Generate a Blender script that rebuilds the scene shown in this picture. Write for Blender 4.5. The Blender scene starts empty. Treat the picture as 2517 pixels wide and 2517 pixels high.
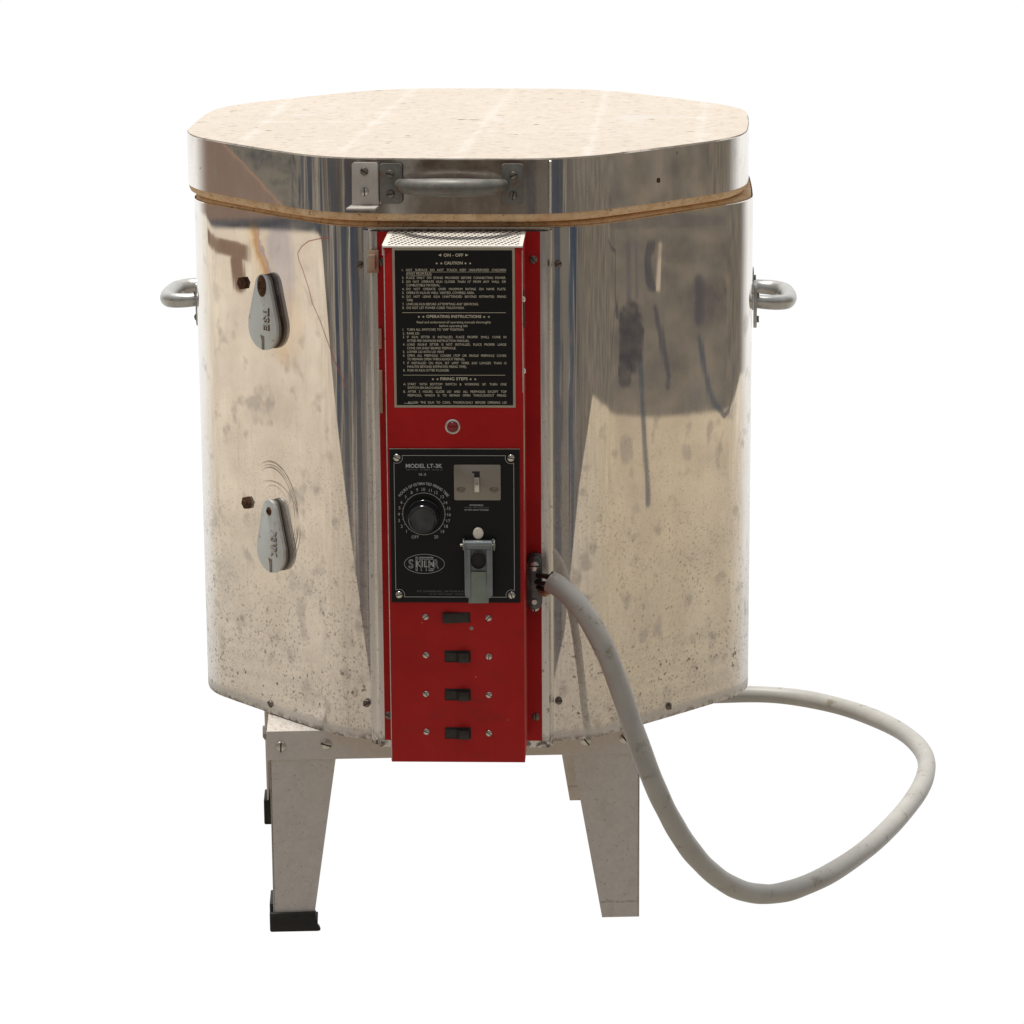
import bpy, bmesh, math, random
from mathutils import Vector, Matrix, Euler
random.seed(4)
PI=math.pi
R=math.radians
scene=bpy.context.scene
col=scene.collection

# ------------------------------------------------------------------ nodes
class NT:
    def __init__(s,nt): s.t=nt; nt.nodes.clear()
    def n(s,t,**k):
        nd=s.t.nodes.new(t)
        for a,b in k.items(): setattr(nd,a,b)
        return nd
    def put(s,sock,v):
        if isinstance(v,bpy.types.NodeSocket): s.t.links.new(v,sock)
        else:
            if sock.type=='RGBA' and len(v)==3: v=(*v,1)
            sock.default_value=v
    def m(s,op,a,b=0.0,c=0.0,clamp=False):
        nd=s.n('ShaderNodeMath',operation=op,use_clamp=clamp)
        s.put(nd.inputs[0],a); s.put(nd.inputs[1],b); s.put(nd.inputs[2],c)
        return nd.outputs[0]
    def mr(s,v,a,b,c=0.0,d=1.0,smooth=False):
        nd=s.n('ShaderNodeMapRange'); nd.clamp=True
        if smooth: nd.interpolation_type='SMOOTHSTEP'
        for i,x in enumerate((v,a,b,c,d)): s.put(nd.inputs[i],x)
        return nd.outputs[0]
    def mix(s,f,a,b,mode='MIX'):
        nd=s.n('ShaderNodeMix',data_type='RGBA',blend_type=mode)
        s.put(nd.inputs[0],f); s.put(nd.inputs[6],a); s.put(nd.inputs[7],b)
        return nd.outputs[2]
    def noise(s,vec,scale,detail=3,rough=.5,dist=0.0,out=0):
        nd=s.n('ShaderNodeTexNoise'); s.put(nd.inputs['Vector'],vec)
        nd.inputs['Scale'].default_value=scale; nd.inputs['Detail'].default_value=detail
        nd.inputs['Roughness'].default_value=rough; nd.inputs['Distortion'].default_value=dist
        return nd.outputs[out]
    def xyz(s,x,y,z):
        nd=s.n('ShaderNodeCombineXYZ'); s.put(nd.inputs[0],x); s.put(nd.inputs[1],y); s.put(nd.inputs[2],z)
        return nd.outputs[0]
    def ramp(s,f,stops,interp='LINEAR'):
        nd=s.n('ShaderNodeValToRGB'); cr=nd.color_ramp; cr.interpolation=interp
        while len(cr.elements)>1: cr.elements.remove(cr.elements[-1])
        cr.elements[0].position=stops[0][0]; cr.elements[0].color=(*stops[0][1],1) if not isinstance(stops[0][1],float) else (stops[0][1],)*3+(1,)
        for p,c in stops[1:]:
            e=cr.elements.new(p); e.color=(*c,1) if not isinstance(c,float) else (c,c,c,1)
        s.put(nd.inputs[0],f); return nd.outputs[0]
    def scalev(s,v,x,y,z):
        nd=s.n('ShaderNodeVectorMath',operation='MULTIPLY'); s.put(nd.inputs[0],v); nd.inputs[1].default_value=(x,y,z)
        return nd.outputs[0]
    def dot(s,v,d):
        nd=s.n('ShaderNodeVectorMath',operation='DOT_PRODUCT'); s.put(nd.inputs[0],v); nd.inputs[1].default_value=d
        return nd.outputs['Value']

# distance from a 2-D point to a segment, as a node group
def seg_group():
    g=bpy.data.node_groups.new('segment_distance','ShaderNodeTree')
    for n in ('P','A','B'): g.interface.new_socket(n,in_out='INPUT',socket_type='NodeSocketVector')
    g.interface.new_socket('D',in_out='OUTPUT',socket_type='NodeSocketFloat')
    T=NT(g); i=T.n('NodeGroupInput'); o=T.n('NodeGroupOutput')
    def vm(op,a,b=None,out=0):
        nd=T.n('ShaderNodeVectorMath',operation=op); T.put(nd.inputs[0],a)
        if b is not None:
            T.put(nd.inputs['Scale'] if op=='SCALE' else nd.inputs[1],b)
        return nd.outputs['Value'] if op in('DOT_PRODUCT','LENGTH') else nd.outputs[0]
    pa=vm('SUBTRACT',i.outputs[0],i.outputs[1]); ba=vm('SUBTRACT',i.outputs[2],i.outputs[1])
    h=T.m('DIVIDE',vm('DOT_PRODUCT',pa,ba),vm('DOT_PRODUCT',ba,ba),clamp=True)
    T.put(o.inputs[0],vm('LENGTH',vm('SUBTRACT',pa,vm('SCALE',ba,h))))
    return g
SEG=seg_group()
def seg(T,P,a,b):
    nd=T.n('ShaderNodeGroup'); nd.node_tree=SEG
    T.put(nd.inputs[0],P); nd.inputs[1].default_value=(*a,0); nd.inputs[2].default_value=(*b,0)
    return nd.outputs[0]

# ------------------------------------------------------------------ world
# a plain white surround added behind the kiln; behind the photographer a sunlit beige yard,
# dark bands and marks drawn in for the steel to reflect, and a plain grey sky
w=bpy.data.worlds.new('World'); scene.world=w; w.use_nodes=True
T=NT(w.node_tree)
tc=T.n('ShaderNodeTexCoord').outputs['Generated']
sx=T.n('ShaderNodeSeparateXYZ'); T.put(sx.inputs[0],tc)
X,Y,Z=sx.outputs
el=T.m('DEGREES',T.m('ARCSINE',Z)); az=T.m('DEGREES',T.m('ARCTAN2',X,T.m('MULTIPLY',Y,-1.0)))
azn=T.mr(az,-180,180)
def A(a): return (a+180)/360
# edge of the sunlit yard against the dark band, traced for the steel's reflections
Bh=lambda e:(-e)/30.0
edge=T.ramp(azn,[(A(-118),Bh(-8.7)),(A(-101),Bh(-8.97)),(A(-89),Bh(-9.15)),(A(-74),Bh(-11.6)),(A(-51),Bh(-14.2)),(A(-20),Bh(-17.3)),(A(-10),Bh(-17.2)),(A(-8.4),Bh(-8.9)),
  (A(-6.2),Bh(-8.9)),(A(-5.6),Bh(-12.3)),(A(-2),Bh(-12.3)),(A(0),Bh(-16.8)),(A(16),Bh(-15.9)),(A(24),Bh(-14.9)),(A(35),Bh(-13.5)),(A(54.5),Bh(-11.9)),(A(76),Bh(-12.05)),(A(85.6),Bh(-12.23)),(A(87.7),Bh(-12.26)),(A(91),Bh(-12.15)),(A(103),Bh(-11.9)),(A(116),Bh(-11.5))])
wob=T.noise(T.xyz(T.m('MULTIPLY',az,.08),T.m('MULTIPLY',el,.3),0),1.0,2)
ev=T.m('SUBTRACT',T.m('MULTIPLY',edge,-30.0),T.m('MULTIPLY',T.m('SUBTRACT',wob,.5),.12))
dark=T.mr(T.m('SUBTRACT',el,ev),-.03,.05)
# beige yard
g1=T.noise(T.xyz(T.m('MULTIPLY',az,.25),T.m('MULTIPLY',el,1.1),0),1.0,4,.6)
warm=T.ramp(azn,[(A(-120),(.92,.86,.76)),(A(-100),(.80,.70,.58)),(A(-60),(.62,.54,.44)),(A(-12),(.60,.54,.46)),(A(-8),(.95,.90,.82)),(A(-3),(.85,.80,.72)),(A(2),(.60,.54,.47)),(A(60),(.58,.50,.38)),(A(88),(.60,.50,.36)),(A(110),(.80,.72,.60))])  # brightened in one narrow sector so the front strip reflects pale
near=T.mr(el,-19,-11.5)
yard=T.mix(1.0,warm,T.ramp(g1,[(.25,(.80,.79,.80)),(.7,(1.1,1.09,1.07))]),'MULTIPLY')
yard=T.mix(T.m('MULTIPLY',T.mr(el,-40,-20,1,0),.5),yard,(.38,.34,.29))
# dark band
stripe=T.noise(T.xyz(T.m('MULTIPLY',az,.11),T.m('MULTIPLY',el,.12),3.3),1.0,2,.6)
dk=T.ramp(stripe,[(.30,(.035,.042,.055)),(.40,(.08,.08,.082)),(.44,(.12,.108,.096)),(.50,(.17,.15,.125)),(.54,(.085,.08,.078)),(.58,(.27,.24,.205)),(.61,(.13,.12,.11)),(.66,(.05,.062,.085)),(.75,(.035,.05,.08))])
pn=T.noise(T.xyz(T.m('MULTIPLY',az,.45),T.m('MULTIPLY',el,1.6),9.1),1.0,3,.55)
panelR=T.ramp(pn,[(.3,(.125,.112,.100)),(.5,(.17,.148,.122)),(.7,(.225,.188,.148))])
inR=T.m('MULTIPLY',T.mr(az,36,46),T.mr(az,125,112))
dk=T.mix(inR,dk,panelR)
pl=T.noise(T.xyz(T.m('MULTIPLY',az,.30),T.m('MULTIPLY',el,2.6),5.1),1.0,3,.6,.4)
panelL=T.ramp(pl,[(.34,(.025,.032,.05)),(.42,(.09,.09,.09)),(.47,(.17,.155,.14)),(.53,(.22,.18,.145)),(.56,(.45,.25,.15)),(.60,(.27,.175,.13)),(.70,(.17,.13,.115))])
tt=T.m('ADD',T.m('ADD',el,8.30),T.m('MULTIPLY',T.m('ADD',az,100.8),.135)); tt=T.m('ADD',tt,T.m('MULTIPLY',T.m('SUBTRACT',pl,.5),.25))
baseL=T.ramp(pl,[(.32,(.045,.05,.065)),(.45,(.12,.115,.105)),(.56,(.20,.18,.15)),(.70,(.16,.14,.12))])
panelL=T.mix(T.m('MULTIPLY',T.mr(tt,.02,-.02),T.mr(az,-94.5,-96)),baseL,(.235,.165,.135))
panelL=T.mix(T.m('MULTIPLY',T.mr(T.m('ABSOLUTE',tt),.045,.01),T.mr(az,-95,-97)),panelL,(.36,.225,.155))
panelL=T.mix(T.m('MULTIPLY',T.mr(el,-8.76,-8.83),.95),panelL,T.ramp(pl,[(.4,(.04,.05,.07)),(.6,(.12,.12,.125))]))
inL=T.mr(az,-84,-90)
dk=T.mix(inL,dk,panelL)
# what faces the front panel squarely: brown shade
inF=T.m('MULTIPLY',T.mr(az,-14,-9),T.mr(az,8,3))
dk=T.mix(inF,dk,T.ramp(pn,[(.3,(.10,.075,.055)),(.7,(.19,.155,.125))]))
# bands added to the world so the rounded corners reflect stripes
azw=T.m('ADD',az,T.m('MULTIPLY',T.m('SUBTRACT',T.noise(T.xyz(T.m('MULTIPLY',az,.10),T.m('MULTIPLY',el,.75),7),1.0,3,.6),.5),9.0))
for c0,c1,cc in ((-2.5,2.5,(.14,.13,.12)),(3,10,(.055,.065,.085)),(13,21,(.17,.155,.135)),(24,27.5,(.04,.065,.10)),(-38,-33,(.045,.05,.065)),(-56,-51,(.045,.055,.075)),(-70,-68.8,(.34,.31,.27)),(-45.2,-44.6,(.38,.35,.30)),(-25,-22,(.05,.06,.08)),(-14.5,-13,(.5,.48,.44))):
    mk=T.m('MULTIPLY',T.mr(azw,c0-1.2,c0+.3),T.mr(azw,c1+1.2,c1-.3)); dk=T.mix(T.m('MULTIPLY',mk,.85),dk,cc)
hi=T.mr(el,-8.2,-3.0)
dk=T.mix(hi,dk,T.mix(T.noise(T.xyz(T.m('MULTIPLY',az,.03),T.m('MULTIPLY',el,.05),1),1.0,4),(.06,.055,.05),(.30,.26,.22)))
scn=T.mix(dark,yard,dk)
# streaks and a loop added to the world for the right panel's reflection
P=T.xyz(T.m('MULTIPLY',az,.30),el,0)
STK=[([(79.7,-9.22),(84.03,-9.41),(84.03,-10.11),(84.3,-10.54)],.045,(.055,.055,.07)),([(83.93,-10.41),(82.6,-11.23),(81.8,-12.19)],.035,(.055,.055,.07)),
 ([(86.59,-9.29),(86.35,-9.55),(86.52,-9.94),(86.69,-10.05)],.08,(.055,.055,.07)),([(86.82,-10.37),(87.17,-10.8),(87.65,-11.56),(87.57,-11.75)],.06,(.055,.055,.07)),
 ([(85.95,-11.3),(86.21,-12.32),(86.51,-13.51),(86.51,-13.75)],.06,(.05,.065,.09)),([(89.83,-10.89),(90.46,-11.71),(90.95,-12.03),(91.62,-12.22),(95.0,-12.03),(103,-11.3)],.07,(.05,.065,.09)),
 ([(100.34,-9.29),(97.5,-10.37),(99.5,-10.93)],.12,(.055,.055,.07)),([(85.13,-9.29),(85.2,-10.2)],.07,(.11,.10,.105)),([(85.63,-9.29),(85.7,-10.2)],.05,(.12,.105,.11)),([(89.8,-9.9),(89.8,-10.6)],.12,(.055,.055,.07)),
 ([(87.14,-9.29),(87.03,-10.07)],.04,(.60,.50,.38))]
for grp,wd,cc in STK:
    d=None
    for a,b in zip(grp,grp[1:]):
        q=seg(T,P,(a[0]*.30,a[1]),(b[0]*.30,b[1])); d=q if d is None else T.m('MINIMUM',d,q)
    scn=T.mix(T.m('MULTIPLY',T.mr(d,wd*.55,wd*.95,1,0),.78),scn,cc)
bn=T.noise(T.xyz(T.m('MULTIPLY',az,1.7),T.m('MULTIPLY',el,5.5),2),1.0,4,.65)
# dark blobs and hazy patches, also drawn in for the steel to reflect
def blob(cx,cy,rx,ry,amt,cc,e0=.6,e1=1.2):
    global scn
    a=T.m('DIVIDE',T.m('SUBTRACT',az,cx),rx); b=T.m('DIVIDE',T.m('SUBTRACT',el,cy),ry)
    r=T.m('ADD',T.m('POWER',T.m('ABSOLUTE',a),3.0),T.m('POWER',T.m('ABSOLUTE',b),3.0))
    f=T.m('MULTIPLY',T.mr(T.m('ADD',r,T.m('MULTIPLY',T.m('SUBTRACT',bn,.5),2.6)),e0,e1,1,0),amt)
    f=T.m('MULTIPLY',f,T.mr(bn,.25,.6,1,.65))
    scn=T.mix(f,scn,cc)
blob(85.3,-10.9,.85,.62,1.0,(.035,.033,.043))
blob(84.9,-11.45,.55,.30,.9,(.04,.038,.05))
blob(85.0,-12.8,.5,.25,.5,(.20,.18,.19))
blob(89.0,-12.85,.4,.15,.5,(.22,.20,.19))
blob(90.7,-10.25,1.5,.36,.85,(.085,.075,.075),-.3,1.7)
blob(88.6,-9.4,2.2,.22,.5,(.08,.07,.07),0.0,1.6)
blob(86.0,-8.9,5.5,.13,.6,(.09,.085,.09))
# brown patch added to the world for the left panel to reflect
tl=T.m('ADD',el,T.mr(az,-113,-100,0,1)); 
tops=T.ramp(T.mr(az,-114,-99),[(0,.890),(.70,.905),(.86,.917),(.95,.930),(1,.937)]); bots=T.ramp(T.mr(az,-114,-99),[(0,.917),(.70,.931),(.86,.944),(.95,.957),(1,.963)])
t1_=T.m('ADD',el,T.m('MULTIPLY',tops,10.0)); t2_=T.m('ADD',el,T.m('MULTIPLY',bots,10.0))
tm=T.m('MULTIPLY',T.m('MULTIPLY',T.mr(az,-112.4,-112.0),T.mr(az,-100.0,-100.4)),T.m('MULTIPLY',T.mr(t1_,.012,-.012),T.mr(t2_,-.03,.02)))
dr=seg(T,P,(-101.0*.30,-9.50),(-100.8*.30,-9.92))
tm=T.m('MAXIMUM',tm,T.mr(dr,.16,.10))
scn=T.mix(T.m('MULTIPLY',tm,.97),scn,(.24,.155,.11))
# white surround, added behind the kiln
front=T.mr(T.m('ABSOLUTE',az),110,140,smooth=True)
white=T.m('MULTIPLY',front,T.mr(el,-36,-31))
scn=T.mix(front,scn,T.mix(T.mr(el,-44,-31),(.40,.37,.33),(1.0,1.0,1.0)))
# sky over the yard
scn=T.mix(T.m('MULTIPLY',T.mr(el,14,30),T.m('SUBTRACT',1.0,front)),scn,(.42,.44,.47))
bg=T.n('ShaderNodeBackground'); T.put(bg.inputs[0],scn); bg.inputs[1].default_value=1.02
wo=T.n('ShaderNodeOutputWorld'); T.t.links.new(bg.outputs[0],wo.inputs[0])
w.cycles.sampling_method='MANUAL'; w.cycles.sample_map_resolution=1024

# ------------------------------------------------------------------ materials
def newmat(name):
    m=bpy.data.materials.new(name); m.use_nodes=True
    T=NT(m.node_tree); b=T.n('ShaderNodeBsdfPrincipled'); o=T.n('ShaderNodeOutputMaterial'); T.t.links.new(b.outputs[0],o.inputs[0])
    T.b=b; T.o=o; T.c=T.n('ShaderNodeTexCoord').outputs['Object']
    return m,T
def bump(T,h,strength=.3,dist=.001):
    nd=T.n('ShaderNodeBump'); nd.inputs['Strength'].default_value=strength; nd.inputs['Distance'].default_value=dist
    T.put(nd.inputs['Height'],h); T.put(T.b.inputs['Normal'],nd.outputs[0])
def simple(name,c,rough=.5,metal=0.0,var=.15,scale=60,spec=.5,bmp=0,rust=0,rustc=(.16,.06,.025)):
    m,T=newmat(name)
    n=T.noise(T.c,scale,5,.6)
    lo=tuple(x*(1-var) for x in c); hi=tuple(min(1,x*(1+var)) for x in c)
    cc=T.ramp(n,[(.3,lo),(.7,hi)])
    if rust:
        r=T.noise(T.c,scale*1.7,6,.7)
        cc=T.mix(T.mr(r,.62-.12*rust,.70-.12*rust),cc,rustc)
    T.put(T.b.inputs['Base Color'],cc)
    T.put(T.b.inputs['Roughness'],T.mr(n,.3,.7,max(0,rough-.08),rough+.08))
    T.b.inputs['Metallic'].default_value=metal; T.b.inputs['Specular IOR Level'].default_value=spec
    if bmp: bump(T,n,bmp,.0006)
    return m

def steel(name,kind):
    m,T=newmat(name)
    P=T.c; s=T.n('ShaderNodeSeparateXYZ'); T.put(s.inputs[0],P); z=s.outputs[2]; x=s.outputs[0]; y=s.outputs[1]
    cloud=T.noise(P,9,4,.6); cloud2=T.noise(T.scalev(P,1,1,.35),28,4,.65)
    base=T.ramp(cloud2,[(.3,(.80,.75,.68)),(.7,(.92,.885,.83))])
    rough=T.mr(cloud2,.35,.75,.010,.030)
    uL=T.dot(P,(.70711,-.70711,0)); isL=T.m('MULTIPLY',T.m('LESS_THAN',x,0.0),T.m('LESS_THAN',y,0.0))
    isLf=T.m('MULTIPLY',isL,T.m('LESS_THAN',T.dot(P,(-.70711,-.70711,0)),1.0))
    dirtf=None
    if kind=='body':
        low=T.mr(z,.50,0.0,0,1)
        # dull film, heavier low down where the metal was splashed and scuffed
        film=T.m('ADD',T.m('MULTIPLY',T.m('POWER',low,1.3),.55),T.m('MULTIPLY',T.mr(cloud,.4,.7),.05))
        film=T.m('ADD',film,.03)
        # soft round blotches
        v=T.noise(T.scalev(P,1,1,.8),42,2,.5)
        blot=T.m('MULTIPLY',T.mr(v,.58,.70),T.mr(z,.58,.40,.12,.38))
        # fine grit
        gr=T.noise(P,330,3,.6); gm=T.noise(P,14,3,.6)
        grit=T.m('MULTIPLY',T.mr(gr,.56,.66),T.m('MULTIPLY',T.mr(z,.40,.02,.06,.95),T.mr(gm,.35,.60,.25,1)))
        sp=T.noise(P,115,2,.5); spot=T.m('MULTIPLY',T.mr(sp,.665,.71),T.mr(z,.24,.03,.0,.8))
        drip=T.noise(T.scalev(P,1,1,.05),95,3,.6); streak=T.m('MULTIPLY',T.mr(drip,.62,.75),T.mr(z,.02,.5,.30,.10))
    else:
        film=T.m('ADD',.03,T.m('MULTIPLY',T.mr(cloud,.4,.7),.12))
        v=T.noise(T.scalev(P,1,1,.8),45,3,.5); blot=T.m('MULTIPLY',T.mr(v,.60,.75),.45)
        gr=T.noise(P,420,2,.6); grit=T.m('MULTIPLY',T.mr(gr,.66,.72),.35)
        sp=T.noise(P,90,2,.5); spot=T.m('MULTIPLY',T.mr(sp,.76,.78),.6)
        drip=T.noise(T.scalev(P,1,1,.05),80,3,.6); streak=T.m('MULTIPLY',T.mr(drip,.6,.75),.2)
    T.put(T.b.inputs['Metallic'],1.0)
    if kind=='body':
        # heat tint over the upper peephole
        def ell(u0,z0,ru,rz):
            a=T.m('DIVIDE',T.m('SUBTRACT',uL,u0),ru); b=T.m('DIVIDE',T.m('SUBTRACT',z,z0),rz)
            return T.m('ADD',T.m('MULTIPLY',a,a),T.m('MULTIPLY',b,b))
        wv=T.m('MULTIPLY',T.m('SUBTRACT',cloud,.5),1.2)
        t1=T.m('MULTIPLY',T.mr(T.m('ADD',ell(.030,.535,.026,.072),wv),.5,1.2,1,0),isL)
        base=T.mix(T.m('MULTIPLY',t1,.75),base,(.60,.585,.66))
        wig=T.m('MULTIPLY',T.m('SUBTRACT',T.noise(P,38,3,.6),.5),.030)
        cx=T.m('ADD',T.m('SUBTRACT',uL,T.ramp(T.mr(z,.60,.515),[(0.0,.0),(.35,.22),(.6,.30),(1.0,.75)])),.0)
        uc=T.m('SUBTRACT',T.m('MULTIPLY',T.ramp(T.mr(z,.595,.515),[(0.0,.05),(.3,.25),(.55,.35),(.8,.75),(1.0,.95)]),.026),.016)
        cx=T.m('ADD',T.m('SUBTRACT',uL,uc),wig)
        zone=T.m('MULTIPLY',T.m('MULTIPLY',T.mr(z,.500,.520),T.mr(z,.592,.572)),isL)
        t5=T.m('MULTIPLY',T.mr(T.m('ABSOLUTE',T.m('ADD',cx,.004)),.003,.022,1,0),zone)
        base=T.mix(T.m('MULTIPLY',t5,.55),base,(.86,.70,.42))
        t2=T.m('MULTIPLY',T.mr(T.m('ABSOLUTE',cx),.001,.011,1,0),zone)
        base=T.mix(T.m('MULTIPLY',t2,.75),base,(.58,.30,.10))
        t3=T.m('MULTIPLY',T.mr(T.m('ABSOLUTE',T.m('SUBTRACT',cx,.0065)),.0005,.0045,1,0),zone)
        base=T.mix(T.m('MULTIPLY',t3,.6),base,(.40,.33,.44))
        t4=T.m('MULTIPLY',T.m('MULTIPLY',T.mr(ell(.036,.475,.034,.055),.5,1.1,1,0),T.mr(cloud2,.35,.6)),isL)
        base=T.mix(T.m('MULTIPLY',t4,.5),base,(.72,.52,.28))
        # thin red line curving down the left panel
        q=T.xyz(uL,z,0); d=None
        pts=[(.1144,.5817),(.0809,.5743),(.0614,.5584),(.0687,.5419),(.0813,.5161),(.0848,.5044),(.0972,.4867),(.1129,.4552),(.1319,.4133)]
        fine_=[]
        for i_ in range(len(pts)-1):
            p0=Vector(pts[max(i_-1,0)]);p1_=Vector(pts[i_]);p2_=Vector(pts[i_+1]);p3=Vector(pts[min(i_+2,len(pts)-1)])
            for t_ in (0,.5): fine_.append(tuple(.5*((2*p1_)+(p2_-p0)*t_+(2*p0-5*p1_+4*p2_-p3)*t_*t_+(3*p1_-p0-3*p2_+p3)*t_**3)))
        pts=fine_+[pts[-1]]
        for a,b in zip(pts,pts[1:]):
            e=seg(T,q,a,b); d=e if d is None else T.m('MINIMUM',d,e)
        red=T.m('MULTIPLY',T.mr(d,.0003,.0011,1,0),isL)
        # rub marks swung by the lower peephole plug
        rub=None
        for (u0,z0,ru,rz,wd,am,hi_,lo_) in ((.006,.246,.046,.062,.010,.8,.010,.05),(.006,.246,.040,.055,.008,.8,.0,.0),(.010,.240,.030,.040,.008,.5,.0,.0),(.006,.246,.0435,.058,.006,.7,0,0),(.008,.235,.047,.050,.009,.6,0,0)):
            r=T.m('SQRT',ell(u0,z0,ru,rz))
            rr=T.m('MULTIPLY',T.mr(T.m('ABSOLUTE',T.m('SUBTRACT',r,1.0)),wd,wd*2.6,1,0),am)
            rr=T.m('MULTIPLY',rr,T.mr(uL,u0-.026,u0-.002)) ; rr=T.m('MULTIPLY',rr,T.mr(T.noise(P,35,2),.35,.55))
            rub=rr if rub is None else T.m('MAXIMUM',rub,rr)
        rub=T.m('MULTIPLY',rub,isL)
    dirt=T.m('MAXIMUM',film,0.0)
    T.put(T.b.inputs['Base Color'],base); T.put(T.b.inputs['Roughness'],rough)
    # slight unevenness of thin sheet
    wn=T.noise(T.scalev(P,1,1,.06),7,1,.4)
    nd=T.n('ShaderNodeBump'); nd.inputs['Strength'].default_value=1; nd.inputs['Distance'].default_value=.00035
    fine=T.noise(T.scalev(P,1,1,.03),60,2,.5)
    T.put(nd.inputs['Height'],T.m('ADD',wn,T.m('MULTIPLY',fine,.05))); T.put(T.b.inputs['Normal'],nd.outputs[0])
    d2=T.n('ShaderNodeBsdfPrincipled'); d2.inputs['Roughness'].default_value=.55; d2.inputs['Specular IOR Level'].default_value=.3
    dc=T.ramp(T.noise(P,120,4,.7),[(.3,(.60,.545,.475)),(.7,(.82,.765,.69))])
    T.put(d2.inputs['Base Color'],dc)
    mx=T.n('ShaderNodeMixShader'); T.put(mx.inputs[0],film); T.t.links.new(T.b.outputs[0],mx.inputs[1]); T.t.links.new(d2.outputs[0],mx.inputs[2])
    last=mx
    def over(f,c,r=.5):
        nonlocal last
        dd=T.n('ShaderNodeBsdfPrincipled'); dd.inputs['Roughness'].default_value=r; dd.inputs['Base Color'].default_value=(*c,1)
        dd.inputs['Specular IOR Level'].default_value=.2
        k=T.n('ShaderNodeMixShader'); T.put(k.inputs[0],f); T.t.links.new(last.outputs[0],k.inputs[1]); T.t.links.new(dd.outputs[0],k.inputs[2]); last=k
    if kind=='lid':
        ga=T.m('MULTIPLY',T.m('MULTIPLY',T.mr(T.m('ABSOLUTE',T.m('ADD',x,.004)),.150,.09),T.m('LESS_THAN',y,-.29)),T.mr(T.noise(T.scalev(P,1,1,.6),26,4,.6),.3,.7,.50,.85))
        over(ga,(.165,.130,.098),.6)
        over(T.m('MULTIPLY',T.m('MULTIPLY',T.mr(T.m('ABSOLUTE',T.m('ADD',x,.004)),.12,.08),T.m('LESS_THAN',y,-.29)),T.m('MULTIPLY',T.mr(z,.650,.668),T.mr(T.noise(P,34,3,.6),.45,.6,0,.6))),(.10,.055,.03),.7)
    over(blot,(.40,.36,.35)); over(streak,(.46,.42,.38)); over(grit,(.20,.145,.10)); over(spot,(.15,.105,.075))
    if kind=='body':
        hem=T.m('MULTIPLY',T.mr(z,.016,.010),.75); over(hem,(.66,.625,.575),.5)
        over(T.m('MULTIPLY',T.mr(T.m('ADD',z,T.m('MULTIPLY',T.noise(P,60,3,.7),.02)),.019,.012),T.mr(T.noise(P,120,4,.7),.47,.56,0,.85)),(.17,.125,.09),.6)
    if kind=='body':
        over(T.m('MULTIPLY',red,.75),(.55,.16,.14)); over(rub,(.20,.15,.11))
    T.t.links.new(last.outputs[0],T.o.inputs[0])
    return m

M={}
M['jacket']=steel('jacket_steel','body'); M['band']=steel('lid_band_steel','lid')
def red_paint():
    m,T=newmat('red_enamel'); s=T.n('ShaderNodeSeparateXYZ'); T.put(s.inputs[0],T.c); z=s.outputs[2]
    c=T.ramp(T.noise(T.c,22,4,.6),[(.3,(.37,.010,.011)),(.7,(.46,.015,.015))])
    low=T.mr(z,.25,.0)
    sm=T.m('MULTIPLY',T.mr(T.noise(T.scalev(T.c,1,1,2.2),26,4,.65),.56,.72),T.m('MULTIPLY',low,.55))
    c=T.mix(sm,c,(.12,.022,.02))
    c=T.mix(T.m('MULTIPLY',low,.35),c,(.52,.022,.020))
    chip=T.m('MULTIPLY',T.mr(T.noise(T.c,240,1,.5),.795,.81),T.mr(z,.30,.05,0,.9)); c=T.mix(chip,c,(.70,.55,.5))
    T.put(T.b.inputs['Base Color'],c); T.put(T.b.inputs['Roughness'],T.mr(T.noise(T.c,50,3),.3,.7,.34,.48)); T.b.inputs['Specular IOR Level'].default_value=.16
    bump(T,T.noise(T.c,900,2),.08,.0003)
    return m
M['red']=red_paint()
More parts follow.
